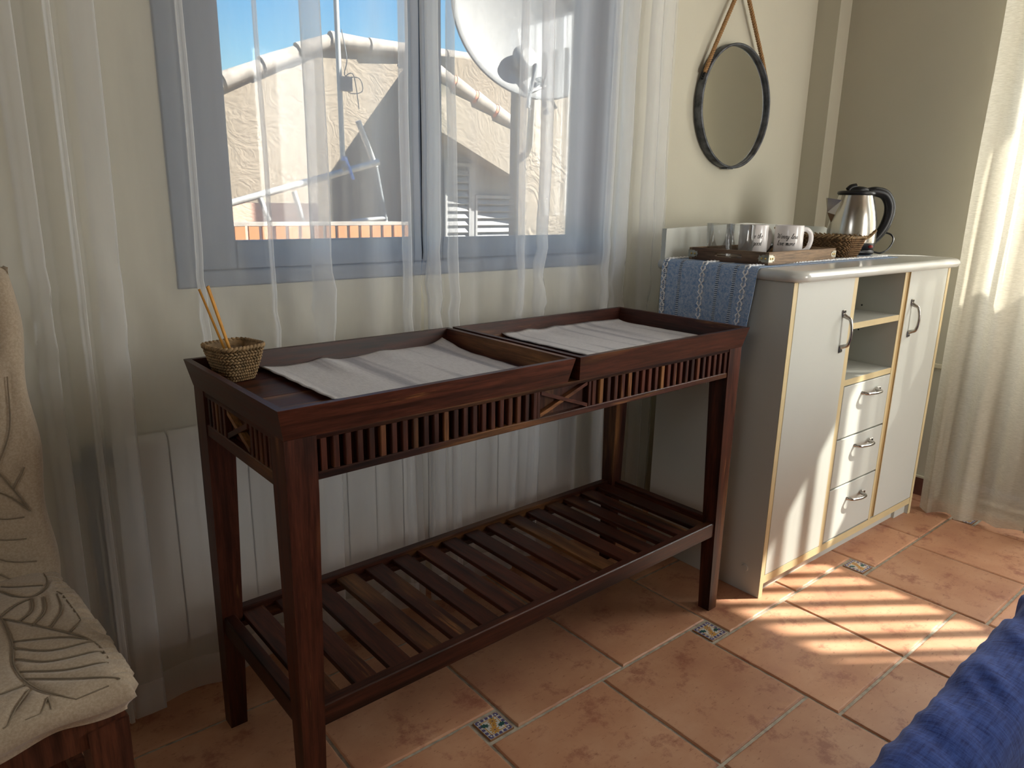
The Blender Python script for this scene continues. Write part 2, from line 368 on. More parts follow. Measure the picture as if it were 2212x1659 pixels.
    def blob(s, c, r, mat, M=None, n=6, m=3):
        vs = [(c[0], c[1], c[2] - r[2])]
        for j in range(1, m):
            ph = -pi / 2 + pi * j / m
            for k in range(n): t = 2 * pi * k / n; vs.append((c[0] + r[0] * cos(ph) * cos(t), c[1] + r[1] * cos(ph) * sin(t), c[2] + r[2] * sin(ph)))
        vs.append((c[0], c[1], c[2] + r[2])); L = len(vs) - 1
        fs = [(0, 1 + (k + 1) % n, 1 + k) for k in range(n)]
        for j in range(m - 2):
            for k in range(n): a = 1 + j * n; fs.append((a + k, a + (k + 1) % n, a + n + (k + 1) % n, a + n + k))
        a = 1 + (m - 2) * n
        fs += [(a + k, a + (k + 1) % n, L) for k in range(n)]
        return s.add(vs, fs, mat, True, M)
    def grid(s, P, nu, nv, mat, smooth=True, M=None):  # P(i,j) for i in 0..nu, j in 0..nv
        vs = [P(i, j) for j in range(nv + 1) for i in range(nu + 1)]
        fs = [(j * (nu + 1) + i, j * (nu + 1) + i + 1, (j + 1) * (nu + 1) + i + 1, (j + 1) * (nu + 1) + i) for j in range(nv) for i in range(nu)]
        return s.add(vs, fs, mat, smooth, M)
    def build(s, name, parent=None, loc=None, rz=0.0, weld=False):
        me = bpy.data.meshes.new(name); me.from_pydata(s.v, [], s.f)
        for m in s.mats: me.materials.append(m)
        me.polygons.foreach_set('material_index', s.m); me.polygons.foreach_set('use_smooth', s.sm)
        me.update()
        import bmesh
        b = bmesh.new(); b.from_mesh(me)
        if weld: bmesh.ops.remove_doubles(b, verts=b.verts, dist=1e-5)
        bmesh.ops.recalc_face_normals(b, faces=b.faces); b.to_mesh(me); b.free()
        o = bpy.data.objects.new(name, me); COL.objects.link(o)
        if parent: o.parent = parent
        if loc is not None: o.location = loc
        if rz: o.rotation_euler = (0, 0, rz)
        return o
def root(name, label, cat, loc=(0, 0, 0), rz=0.0, group=None):
    o = bpy.data.objects.new(name, None); COL.objects.link(o); o.location = loc; o.rotation_euler = (0, 0, rz)
    o.empty_display_size = 0.05
    return tag(o, label, cat, group)
def tag(o, label, cat, group=None, kind=None):
    o['label'] = label; o['category'] = cat
    if group: o['group'] = group
    if kind: o['kind'] = kind
    return o
def struct(o, label, cat='structure'):
    o['kind'] = 'structure'; o['label'] = label; o['category'] = cat; return o
def copy_tree(o, parent=None):
    c = o.copy(); COL.objects.link(c)
    if parent: c.parent = parent
    for ch in list(o.children): copy_tree(ch, c)
    return c
def bez(pts, n=10):    # Catmull-Rom through points
    P = [Vector(p) for p in pts]; P = [P[0] * 2 - P[1]] + P + [P[-1] * 2 - P[-2]]; out = []
    for i in range(1, len(P) - 2):
        for k in range(n):
            t = k / n; a, b, c, d = P[i - 1], P[i], P[i + 1], P[i + 2]
            out.append(0.5 * ((2 * b) + (c - a) * t + (2 * a - 5 * b + 4 * c - d) * t * t + (3 * b - a - 3 * c + d) * t ** 3))
    out.append(P[-2]); return out

# ------------------------------------------------------------------ room shell
XW, YW, XL, YF, ZC = 2.47, -0.46, -2.7, -4.7, 2.55
T = 0.20
mb = MB(); W0, W1, WZ0, WZ1 = -0.011, 1.285, 0.890, 2.15
mb.box((XL - T, YW, 0), (W0, YW + T, ZC), M_['wall']); mb.box((W1, YW, 0), (XW + T, YW + T, ZC), M_['wall'])
mb.box((W0, YW, 0), (W1, YW + T, WZ0), M_['wall']); mb.box((W0, YW, WZ1), (W1, YW + T, ZC), M_['wall'])
struct(mb.build('wall_back'), 'cream painted wall with the wide window and the round mirror', 'wall')
V0, V1, VZ0, VZ1 = -2.45, -1.12, 0.03, 2.12
mb = MB()
mb.box((XW, YF - T, 0), (XW + T, V0, ZC), M_['wall']); mb.box((XW, V1, 0), (XW + T, YW, ZC), M_['wall'])
mb.box((XW, V0, VZ1), (XW + T, V1, ZC), M_['wall'])
struct(mb.build('wall_right'), 'cream painted side wall behind the kettle and the cream curtain', 'wall')
struct(MB().box((XL - T, YF - T, 0), (XL, YW, ZC), M_['wall']).build('wall_left'), 'cream painted wall on the left side of the room', 'wall')
mb = MB(); mb.box((XL, YF - T, 0), (1.5, YF, ZC), M_['wall']); mb.box((2.4, YF - T, 0), (XW, YF, ZC), M_['wall']); mb.box((1.5, YF - T, 2.2), (2.4, YF, ZC), M_['wall'])
struct(mb.build('wall_front'), 'cream painted wall behind the camera with a door opening', 'wall')
struct(MB().box((XL, -3.50, 0), (1.29, -3.38, ZC), M_['wall']).build('shading_partition'), 'unseen cream partition added to shade the left side of the room', 'wall')  # unseen partition added to keep the rear lamp off the left side
struct(MB().box((XL - T, YF - T, ZC), (XW + T, YW + T, ZC + 0.15), M_['ceiling']).build('ceiling'), 'brown-beige painted flat ceiling', 'ceiling')
# pilaster in the corner
struct(MB().box((2.385, -0.552, 0), (XW, YW, ZC), M_['wall']).build('trim_1'), 'narrow cream pilaster boxed into the room corner', 'trim')
struct(MB().box((XW - 0.016, V1 + 0.02, 0.504), (XW, -0.552, 0.522), M_['duct'], ch=0.003).build('trim_2'), 'thin cream cable duct along the side wall', 'trim')
mb = MB(); mb.box((XW - 0.012, V1, 0), (XW, -0.552, 0.07), M_['skirting']); mb.box((XW - 0.013, V1, 0.07), (XW, -0.552, 0.077), M_['duct'])
struct(mb.build('baseboard_right'), 'dark terracotta skirting along the side wall', 'baseboard')

# floor: grout bed + individually laid tiles
floor = struct(MB().box((XL - T, YF - T, -0.12), (XW + T, YW + T, -0.0045), M_['grout']).build('floor'), 'terracotta tiled floor with small painted insets', 'floor')
A_, B_ = 0.33, 0.075
OX, OY = 0.3456, -1.0809
J = 0.0065 / 2
def tile_mesh(w_, h_):
    mb = MB(); rnd = random.Random(int(w_ * 1e4 + h_ * 77))
    # chipped pressed edge: outline jittered slightly
    N_ = 22
    def ring(ins, z, jit):
        pts = []
        for (ax, ay, bx, by) in ((0, 0, 1, 0), (1, 0, 1, 1), (1, 1, 0, 1), (0, 1, 0, 0)):
            for k in range(N_):
                t = k / N_; X = ax + (bx - ax) * t; Y = ay + (by - ay) * t
                j = ins + jit * rnd.random()
                pts.append((max(j, min(w_ - j, X * w_)), max(j, min(h_ - j, Y * h_)), z))
        return pts
    r0 = ring(0.0, -0.0075, 0); r1 = ring(0.0002, -0.0030, 0.0004); r2_ = ring(0.0022, -0.0003, 0.0016); r3 = ring(0.0055, 0.0, 0.001)
    n = len(r0); vs = r0 + r1 + r2_ + r3; fs = []
    for a in range(3):
        for k in range(n): fs.append((a * n + k, a * n + (k + 1) % n, (a + 1) * n + (k + 1) % n, (a + 1) * n + k))
    fs.append([3 * n + k for k in range(n)])
    mb.add(vs, fs, M_['tile']); return mb
_tiles = {}
def lay(x0, y0, x1, y1):
    x0, y0, x1, y1 = x0 + J, y0 + J, x1 - J, y1 - J
    x0, x1 = max(x0, XL + 0.002), min(x1, XW - 0.002); y0, y1 = max(y0, YF + 0.002), min(y1, YW - 0.002)
    if x1 - x0 < 0.012 or y1 - y0 < 0.012: return
    key = (round(x1 - x0, 4), round(y1 - y0, 4))
    if key not in _tiles:
        o = tile_mesh(*key).build('floor_tile', floor); _tiles[key] = o.data
    else:
        o = bpy.data.objects.new('floor_tile', _tiles[key]); COL.objects.link(o); o.parent = floor
    o.location = (x0, y0, -0.0003 * random.random())
def inset_mesh(s):
    mb = MB(); h = s / 2
    mb.box((-h, -h, -0.007), (h, h, -0.0008), M_['t_brown'], ch=0.001)
    def ply(pts, z, mat): mb.add([(p[0] * h, p[1] * h, z) for p in pts], [list(range(len(pts)))], mat)
    def disc(c, r, z, mat, n=12, e=1.0, a=0.0):
        ply([(c[0] + r * cos(t) * cos(a) - r * e * sin(t) * sin(a), c[1] + r * cos(t) * sin(a) + r * e * sin(t) * cos(a)) for t in [2 * pi * k / n for k in range(n)]], z, mat)
    ply([(-.93, -.93), (.93, -.93), (.93, .93), (-.93, .93)], -0.0006, M_['t_white'])
    for a in range(4):                       # scroll border: violet scallops with white arcs
        R = Matrix.Rotation(a * pi / 2, 2)
        for t in (-.72, -.36, 0, .36, .72):
            p = R @ Vector((t, .80)); disc((p.x, p.y), .20, -0.0005, M_['t_blue'], 12, 0.6, a * pi / 2)
        for t in (-.54, -.18, .18, .54):
            p = R @ Vector((t, .78)); disc((p.x, p.y), .09, -0.0004, M_['t_white'], 8, 0.7, a * pi / 2 + .6)
        q = R @ Vector((.72, .72)); disc((q.x, q.y), .17, -0.00045, M_['t_blue']); disc((q.x, q.y), .07, -0.00035, M_['t_white'], 8)
    ply([(-.64, -.64), (.64, -.64), (.64, .64), (-.64, .64)], -0.0003, M_['t_ochre'])
    ply([(-.58, -.58), (.58, -.58), (.58, .58), (-.58, .58)], -0.0002, M_['t_white'])
    def flower(cx, cy, r):
        for k in range(9):
            t = 2 * pi * k / 9; disc((cx + .62 * r * cos(t), cy + .62 * r * sin(t)), .42 * r, -0.00005, M_['t_ochre'], 8, .42, t)
        disc((cx, cy), .22 * r, 0.0001, M_['t_brown'], 8)
    def leaf(cx, cy, r, a):
        pts = []
        for k in range(14):
            t = 2 * pi * k / 14; rr = r * (1.0 if k % 2 else .62); pts.append((cx + rr * cos(t) * cos(a) - .6 * rr * sin(t) * sin(a), cy + rr * cos(t) * sin(a) + .6 * rr * sin(t) * cos(a)))
        ply(pts, -0.0001, M_['t_green'])
    leaf(-.50, .28, .36, 2.6); leaf(.52, -.22, .36, .2); leaf(.30, .60, .12, 0.4)
    flower(.18, .34, .34); flower(-.16, -.38, .36); flower(.02, -.02, .24)
    return mb
INS = inset_mesh(B_ - 0.011).build('inset_tile', floor); _first = True
for m in range(-12, 13):
    for n in range(-12, 13):
        x = OX + m * 2 * A_ + n * B_; y = OY - m * B_ + n * 2 * A_
        if x > XW + .1 or x < XL - 2 * A_ - .3 or y > YW + .1 or y < YF - 2 * A_ - .3: continue
        for i in (0, 1):
            for j in (0, 1):
                lay(x + B_ + i * A_, y + j * A_, x + B_ + (i + 1) * A_, y + (j + 1) * A_)
        cx_, cy_ = x + B_ / 2, y + B_ / 2
        if XL + B_ / 2 < cx_ < XW - B_ / 2 and YF + B_ / 2 < cy_ < YW - B_ / 2:
            if _first: o = INS; _first = False
            else: o = INS.copy(); COL.objects.link(o)
            o.location = (cx_, cy_, -0.0006)

# windows
win = root('window_1', 'grey aluminium sliding window with two panes behind the sheer curtains', 'window'); win['kind'] = 'structure'
def rect_frame(mb, x0, x1, z0, z1, y0, y1, wl, wr, wb, wt, mat, ch=0.003):
    mb.box((x0, y0, z0), (x0 + wl, y1, z1), mat, ch=ch); mb.box((x1 - wr, y0, z0), (x1, y1, z1), mat, ch=ch)
    mb.box((x0 + wl, y0, z0), (x1 - wr, y1, z0 + wb), mat, ch=ch); mb.box((x0 + wl, y0, z1 - wt), (x1 - wr, y1, z1), mat, ch=ch)
mb = MB(); rect_frame(mb, W0, W1, WZ0, WZ1, YW - 0.004, YW + 0.07, 0.05, 0.05, 0.035, 0.05, M_['frame']); mb.build('window_frame', win)
mb = MB(); rect_frame(mb, W0 + .05, .640, WZ0 + .035, WZ1 - .05, YW + 0.004, YW + 0.034, .078, .072, .062, .06, M_['frame'])
mb.box((.592, YW - 0.001, WZ0 + .04), (.596, YW + .008, WZ1 - .05), M_['gasket'])
sa = mb.build('sash', win); MB().box((.117, YW + .017, .985), (.570, YW + .021, WZ1 - .1), M_['pane']).build('pane', sa)
mb = MB(); rect_frame(mb, .600, W1 - .05, WZ0 + .035, WZ1 - .05, YW + 0.036, YW + 0.066, .078, .072, .058, .06, M_['frame'])
sa = mb.build('sash', win); MB().box((.676, YW + .049, .981), (W1 - .12, YW + .053, WZ1 - .1), M_['pane']).build('pane', sa)

win2 = root('window_2', 'balcony door behind the cream curtain with slim iron bars', 'window'); win2['kind'] = 'structure'
def rect_frame_y(mb, y0, y1, z0, z1, x0, x1, w_, mat):
    mb.box((x0, y0, z0), (x1, y0 + w_, z1), mat, ch=.003); mb.box((x0, y1 - w_, z0), (x1, y1, z1), mat, ch=.003)
    mb.box((x0, y0 + w_, z0), (x1, y1 - w_, z0 + w_), mat, ch=.003); mb.box((x0, y0 + w_, z1 - w_), (x1, y1 - w_, z1), mat, ch=.003)
mb = MB(); rect_frame_y(mb, V0, V1, VZ0, VZ1, XW + .06, XW + .12, .03, M_['frame']); mb.build('window_frame', win2)
MB().box((XW + .088, V0 + .03, VZ0 + .03), (XW + .092, V1 - .03, VZ1 - .03), M_['pane']).build('pane', win2)
for k in range(14):
    y = V1 - 0.03 - k * 0.096
    MB().box((XW + .160, y - .017, VZ0), (XW + .172, y + .017, VZ1), M_['frame']).build('grille_bar', win2)
struct(MB().box((XW + 0.47, -4.2, -.1), (XW + 0.58, 0.2, 1.44), M_['stucco']).build('balcony_parapet'), 'rendered parapet of the narrow side balcony', 'parapet')
struct(MB().box((XW + T, -4.2, -.25), (XW + .58, 0.2, -.1), M_['grout']).build('balcony_slab'), 'narrow balcony slab outside the side doors', 'balcony')
struct(MB().box((XW + T, -4.2, 2.40), (XW + 0.90, 0.2, 2.50), M_['stucco']).build('eave_slab'), 'projecting eave slab above the side window', 'roof')
# ------------------------------------------------------------------ sheer curtains in front of the window wall
def curtain(name, x0, x1, ybase, z0, z1, pleats, mat, hemmat, label, wave=0.012, nper=9, hem=0.07, seed=1, axis='x', rows=64, amp_top=0.6, seam=None, flare=0.0):
    """pleats: (x_top, x_bottom, width) S-shaped overlaps."""
    rnd = random.Random(seed); ph = [rnd.random() * 6.28 for _ in range(6)]
    pleats = sorted(pleats)
    def section(t):      # t 0 top .. 1 bottom
        pts = []; 
        pl = [(a + (b - a) * t, w_ * (0.85 + 0.35 * t)) for a, b, w_ in pleats]
        cur = x0
        yy = lambda x: ybase + wave * (amp_top + (1 - amp_top) * t) * (sin(2 * pi * nper * (x - x0) / (x1 - x0) + ph[0] + 0.8 * sin(2.3 * t + ph[1])) + 0.22 * sin(2 * pi * nper * 2.3 * (x - x0) / (x1 - x0) + ph[2] + t))
        segs = []
        for xc, w_ in pl + [(x1, 0)]:
            a = cur; b = xc - w_ / 2
            y0_ = pts[-1][1] if pts else yy(a)
            for k in range(14): x = a + (b - a) * k / 14; q = min(1, k / 5); pts.append((x, y0_ * (1 - q) + yy(x) * q, 0))
            if w_ > 0:
                d = 0.009
                y_ = yy(xc)
                # forward, fold back, forward again
                yl = yy(b)
                for k in range(8): s = k / 8; q = min(1, 2.5 * s); pts.append((b + w_ * s, yl * (1 - q) + (y_ - d) * q, 1))
                for k in range(6): s = k / 6; pts.append((b + w_ * (1 - s) + 0.003 * sin(pi * s), y_ - d + d * s, 1))
                for k in range(8): s = k / 8; pts.append((b + w_ * s, y_ + d * 0.9 * sin(pi * (.12 + .55 * s)), 1))
                cur = b + w_
        pts.append((x1, yy(x1), 0)); return pts
    secs = [section(j / rows) for j in range(rows + 1)]; n = len(secs[0])
    def P(i, j):
        t = j / rows; x, y, _ = secs[j][i]; z = z1 + (z0 - z1) * t
        x += 0.010 * sin(3.1 * t + 11 * x + ph[3]) * t; y += 0.006 * sin(5 * t + 9 * x + ph[4]) - flare * t
        cr = math.exp(-((z - 0.86) / 0.13) ** 2) if axis == 'x' else 0
        y += 0.020 * cr * mnoise.noise(Vector((x * 16 + z * 9, z * 14, seed + 5))); x += 0.006 * cr * mnoise.noise(Vector((x * 20, z * 18, seed + 9)))
        y += 0.010 * (mnoise.noise(Vector((x * 9, t * 7, seed))))
        z += (0.012 * sin(7 * x + ph[5])) * (t ** 6)
        return (x, y, z) if axis == 'x' else (y, x, z)
    mb = MB(); hr = int(round(hem / (z1 - z0) * rows)); hr = max(hr, 1)
    mb.grid(P, n - 1, rows - hr, mat)
    o = mb.build(name); tag(o, label, 'curtain')
    h = MB(); off = rows - hr
    h.grid(lambda i, j: P(i, off + j), n - 1, hr, hemmat); h.build('hem', o)
    return o
curtain('sheer_curtain', -0.66, 0.512, -0.572, 0.020, 2.42,
        [(-.53, -.54, .03), (-.44, -.445, .022), (-.345, -.335, .016), (-.262, -.272, .030), (-.200, -.205, .010), (-.140, -.162, .040), (0.012, .004, .010), (.150, .140, .005), (.262, .262, .042), (.470, .485, .018)],
        M_['sheer'], M_['sheer_hem'], 'white sheer curtain on the left half of the window, falling behind the basket and table', seed=3, nper=6.5)
curtain('sheer_curtain', 0.532, 1.425, -0.572, 0.020, 2.42,
        [(.562, .552, .030), (.605, .600, .018), (.822, .800, .018), (.905, .905, .034), (1.160, 1.150, .016), (1.245, 1.22, .045), (1.320, 1.315, .045), (1.385, 1.388, .040)],
        M_['sheer'], M_['sheer_hem'], 'white sheer curtain on the right half of the window, ending beside the mirror', seed=8, nper=5)
c3 = curtain('cream_curtain', -1.50, -1.122, 2.365, 0.010, 2.40, [(-1.45, -1.455, .02)],
        M_['cream_curtain'], M_['cream_curtain'], 'cream slub-weave curtain hanging to the tiles beside the white cabinet', wave=0.030, nper=3.4, seed=5, axis='y', flare=0.03)
# curtain rods
MB().tube([(-.66, -.572, 2.44), (1.46, -.572, 2.44)], .011, M_['whitemetal'], 10).build('curtain_rod')
tag(bpy.data.objects['curtain_rod'], 'white curtain rod above the wide window', 'rod')

# radiator under the window, seen through the sheer
rd = root('radiator', 'white sectional radiator under the window behind the sheer curtain', 'radiator', (0, 0, 0))
mb = MB(); poly = [(-.506, .595), (-.512, .585), (-.512, .11), (-.506, .10), (-.478, .10), (-.474, .11), (-.474, .585), (-.480, .595)]
sec = MB().prism(poly, 0, -.038, .038, M_['radiator']).build('radiator_section', rd)
for k in range(16):
    o = sec if k == 0 else sec.copy()
    if k: COL.objects.link(o)
    o.location = (-.112 + .080 * k, 0, 0)
mb = MB()
for z in (.15, .565): mb.tube([(-.15, -.493, z), (1.13, -.493, z)], .014, M_['radiator'], 8)
for x in (.1, .9): mb.box((x - .012, -.476, .45), (x + .012, -.4605, .48), M_['radiator'])
mb.build('header_pipe', rd)
mb = MB(); mb.tube([(-.150, -.493, .565), (-.205, -.493, .565)], [.017, .020], M_['valve'], 12)
mb.tube([(-.190, -.493, .575), (-.222, -.500, .575)], .024, M_['valve'], 12)
mb.tube([(-.205, -.493, .575), (-.205, -.493, .525)], [.018, .013], M_['valve'], 12); mb.tube([(-.205, -.493, .545), (-.250, -.493, .545)], .018, M_['valve'], 10); mb.build('valve', rd)
mb = MB(); mb.tube([(-.205, -.493, .53), (-.205, -.493, .001)], .007, M_['valve'], 8); mb.tube([(-.222, -.487, .53), (-.222, -.487, .001)], .006, M_['valve'], 8); mb.build('supply_pipe', rd)

# ------------------------------------------------------------------ outside the window
nb = root('neighbour_house', 'sunlit ochre stucco gable house across the street', 'house', (4, 7, 0))
def loc_add(mb, name, par): return mb.build(name, par)
mb = MB()
out_ = [(1.0, -3.0), (1.0, 1.55), (2.57, 2.33), (3.05, 2.56), (3.9, 2.93), (5.2, 2.96), (8.5, 2.98), (8.5, -3.0)]
mb.prism([(x - 4, z) for x, z in out_], 1, 0, 3.0, M_['stucco']); mb.build('wall', nb)
MB().hexa([(1.22, -.95, -3), (4.4, -.95, -3), (4.4, 0, -3), (1.22, 0, -3)], [(1.22, -.95, 2.84), (4.4, -.95, 2.84), (4.4, 0, 3.0), (1.22, 0, 3.0)], M_['stucco']).build('wing_wall', nb)
caps = [((1.2, 1.66), (1.9, 2.02)), ((1.92, 2.02), (2.6, 2.36)), ((2.60, 2.37), (3.06, 2.58)), ((3.08, 2.60), (3.52, 2.79)), ((3.54, 2.81), (3.95, 2.98)), ((3.97, 3.0), (4.5, 3.01)), ((4.52, 3.0), (5.1, 3.03)), ((5.12, 3.01), (5.7, 3.04)), ((5.72, 3.02), (6.3, 3.05))]
for (xa, za), (xb, zb) in caps:
    mb = MB(); mb.tube([(xa - 4, -.02, za), (xb - 4, -.02, zb)], [.105, .085], M_['rooftile'], 10); mb.build('ridge_tile', nb)
# lower building with the verge tiles and louvred shutters
lb = root('stained_house', 'water-stained grey stucco house with tiled verge and louvred shutters', 'house', (5, 5, 0))
mb = MB()
mb.prism([(-.75, 2.44), (.30, 2.00), (2.0, 1.25), (2.0, .93), (.29, 1.40), (-.58, 1.77), (-.75, 1.84)], 1, 0, .62, M_['stucco2']); mb.build('gable_wall', lb)
mb = MB(); mb.prism([(-.62, 1.78), (.29, 1.41), (2.0, .95), (2.0, -3), (-.62, -3)], 1, .32, .62, M_['shutter']); mb.build('recessed_wall', lb)
for k in range(7):
    xa = -.80 + k * .30; za = 2.47 - k * .126
    mb = MB(); mb.tube([(xa, .05, za), (xa + .29, .05, za - .122)], [.10, .080], M_['rooftile'], 12)
    mb.tube([(xa + .27, .05, za - .112), (xa + .30, .05, za - .126)], [.086, .094], M_['terr'], 12); mb.build('verge_tile', lb)
for (xa, xb, za, zb) in ((-.42, -.10, .60, 1.47), (.03, .60, .60, 1.10)):
    f = MB(); f.box((xa - .03, .27, za), (xa, .32, zb + .04), M_['shutter']); f.box((xb, .27, za), (xb + .03, .32, zb + .04), M_['shutter']); f.box((xa, .27, zb), (xb, .32, zb + .04), M_['shutter'])
    f = f.build('shutter', lb)
    MB().box((xa, .312, za), (xb, .319, zb), M_['cable']).build('louvre_gap_shade', f)  # dark sheet standing in for the shade between the louvres
    z = za
    while z < zb - .06:
        s = MB(); s.prism([(.285, z), (.315, z + .055), (.305, z + .062), (.275, z + .008)], 0, xa, xb, M_['shutter']); s.build('louvre', f); z += .085
MB().box((-.06, .28, .5), (.0, .32, 1.6), M_['shutter']).build('drain_trim', lb)
# rough pier next to the window, with the dish
pr = struct(MB().box((3.93, 3.2, -2.0), (4.62, 3.33, 5.5), M_['stucco3'], ch=.03).build('stucco_pier'), 'rough ochre stucco pier behind the satellite dish', 'wall')
ds = root('satellite_dish', 'grey satellite dish with white bracket arm outside the window', 'dish', (3.58, 2.62, 2.50))
mb = MB(); R_ = Matrix.Rotation(radians(-22), 4, 'Z') @ Matrix.Rotation(radians(80), 4, 'X')
prof = [(0.0001, 0.0), (.15, .008), (.30, .032), (.45, .072), (.56, .115), (.60, .134), (.612, .130), (.60, .118), (.45, .060), (.30, .020), (.15, -.004), (.0001, -.012)]
mb.lathe([(r, z) for r, z in prof], M_['dish'], 64, M=R_ @ Matrix.Diagonal((1.12, 1.14, 1.1, 1)), caps=False); mb.build('reflector', ds)
mb = MB(); mb.lathe([(.07, -.12), (.16, -.10), (.19, -.05), (.17, .02), (.11, .05)], M_['dish'], 24, c=(0, 0, 0), M=Matrix.Translation((-.16, -.14, -.36)) @ Matrix.Scale(.62, 4) @ Matrix.Rotation(radians(70), 4, 'X')); mb.build('rotor_housing', ds)
mb = MB(); mb.tube([(-.12, -.20, -.40), (-.20, -.20, -.72)], .016, M_['cable'], 8); mb.tube([(.0, -.2, -.42), (-.06, -.2, -.60), (.02, -.2, -.75)], .011, M_['whitemetal'], 6)
mb.tube([(-.16, -.2, -.60), (-.02, -.2, -.55), (.10, -.2, -.70)], .012, M_['whitemetal'], 6); mb.build('bracket', ds)
mb = MB()
for k in range(5): mb.blob((-.06 + .012 * k, -.2, -.50 - .06 * k), (.022, .022, .022), M_['cable'])
mb.tube([(.05, .0, -.2), (.18, .18, -.55), (.26, .30, -.95), (.48, .6, -1.0)], .03, M_['whitemetal'], 10); mb.build('mount', ds)
# mast with clamps and a loose cable
ms = root('antenna_mast', 'thin white antenna mast with blue clamps and loose cable', 'mast', (2.25, 3.30, 0))
MB().tube([(-.01, 0, 3.6), (0, 0, 1.36)], .020, M_['whitemetal'], 10).build('pole', ms)
mb = MB(); mb.tube(bez([(.02, -.02, 2.3), (.05, -.03, 2.1), (.03, -.03, 1.98), (.15, -.03, 1.97), (.17, -.03, 1.88), (.06, -.03, 1.86), (.02, -.03, 1.95), (.10, -.03, 1.99), (.14, -.03, 1.75)]), .004, M_['cable'], 5)
mb.box((.0, -.05, 1.87), (.08, -.0, 1.97), M_['cable']); mb.build('cable', ms)
mb = MB(); mb.lathe([(.028, 0), (.028, .03)], M_['bluetape'], 12, c=(.01, 0, 1.36)); mb.tube([(.02, -.02, 1.36), (.07, -.03, 1.22)], .012, M_['bluetape'], 6); mb.blob((.0, -.02, 1.31), (.03, .03, .03), M_['cable']); mb.build('clamp', ms)
# pergola beams
pg = root('awning_frame', 'white tubular awning frame over the neighbouring terrace', 'frame', (2.0, 3.4, 0))
def bar(a, b, r, mat=M_['whitemetal']): return MB().tube([a, b], r, mat, 8)
bar((-.70, 0, 1.0), (.62, 0, 1.37), .026).build('beam', pg); bar((.47, .05, 1.68), (.62, .05, 1.33), .024).build('post', pg)
bar((.62, .05, 1.33), (.70, .05, .90), .020, M_['cable']).build('post', pg); bar((.70, .05, .90), (.70, .05, -3.0), .020).build('post', pg); bar((.38, .05, .89), (.71, .05, .92), .018).build('beam', pg)
bar((-.39, 0, 1.07), (-.33, 0, .9), .022).build('post', pg); bar((-.12, 0, 1.12), (-.06, 0, .9), .022).build('post', pg)
struct(MB().box((.7, 4.6, -2), (2.62, 4.8, 1.02), M_['salmon']).build('terrace_wall'), 'salmon rendered terrace wall below the awning frame', 'wall')
fn = root('board_fence', 'orange board fence with pale cap on the terrace edge', 'fence', (2.0, 3.0, 0))
MB().box((-1.4, -.036, .880), (.86, .05, .905), M_['rooftile']).build('cap_rail', fn)
for k in range(24):
    x = -1.4 + .095 * k; MB().box((x, -.034, -.2), (x + .070, -.010, .880), M_['orange']).build('board', fn)
struct(MB().box((-30, YW + T + .5, -3.3), (40, 40, -3.0), M_['stucco3']).build('street_ground'), 'dusty street ground below the window', 'ground')
struct(MB().box((XW + .95, -30, -3.3), (40, YW + T + .4, -3.0), M_['stucco3']).build('courtyard_ground'), 'pale courtyard ground beside the house', 'ground')
# ------------------------------------------------------------------ console table
TT = radians(1.2)
tb = root('console_table', 'dark mahogany console table with slatted apron and slatted lower shelf under the window', 'table', (-.058, -1.0968, 0), TT)
WX, DY = 1.2208, 0.4282
LI = 0.011
wz, wx, wy = M_['woodz'], M_['woodx'], M_['woody']
def leg(sx, sy):
    tw, bw = .051, .034; x = LI if sx == 0 else WX - LI; y = LI if sy == 0 else DY - LI
    dx = 1 if sx == 0 else -1; dy = 1 if sy == 0 else -1
    def sq(w_, z):
        xs = sorted((x, x + dx * w_)); ys = sorted((y, y + dy * w_))
        return [(xs[0], ys[0], z), (xs[1], ys[0], z), (xs[1], ys[1], z), (xs[0], ys[1], z)]
    mb = MB(); mb.hexa(sq(tw, .64), sq(tw, .7358), wz); mb.hexa(sq(bw, 0), sq(tw, .64), wz)
    return mb
for sx in (0, 1):
    for sy in (0, 1): leg(sx, sy).build('leg', tb, weld=True)
MB().box((LI + .002, LI + .002, .7290), (WX - LI - .002, DY - LI - .002, .7358), wx).build('top_board', tb)
# front and back aprons
x0, x1 = LI + .051, WX - LI - .051
CX0, CX1 = .520, .662
for yy, d in ((LI + .002, 1), (DY - LI - .002, -1)):
    def yb(a, b): return sorted((yy + d * a, yy + d * b))
    a, b = yb(0, .020)
    MB().box((x0, a, .728), (x1, b, .7356), wx, ch=.001).build('apron_rail', tb)
    MB().box((x0, a, .6625), (x1, b, .6755), wx, ch=.0015).build('apron_rail', tb)
    a2, b2 = yb(.014, .019)
    MB().box((x0, a2, .6755), (x1, b2, .728), wz).build('backing_board', tb)
    for (s0, s1) in ((x0, CX0), (CX1, x1)):
        n_ = 22; p = (s1 - s0) / n_
        for k in range(n_):
            a, b = yb(.0015, .0135)
            MB().box((s0 + p * (k + .36), a, .6745), (s0 + p * (k + .86), b, .7290), wz, ch=.0012).build('apron_slat', tb)
    a, b = yb(.001, .0138)
    for q in (CX0 - .004, CX1 - .004): MB().box((q, a, .6745), (q + .008, b, .7290), wz, ch=.001).build('apron_slat', tb)
    for s_ in (0, 1):
        a, b = yb(.003 - .0016 * s_, .0135)
        xa, xb = CX0 + .006, CX1 - .006; w_ = .0075
        p = [(xa, .6755), (xa, .6755 + w_), (xb, .7285), (xb, .7285 - w_)]
        if s_: p = [(xa, .7285), (xa, .7285 - w_), (xb, .6755), (xb, .6755 + w_)]
        MB().prism(p, 1, a, b, wx).build('cross_brace', tb)
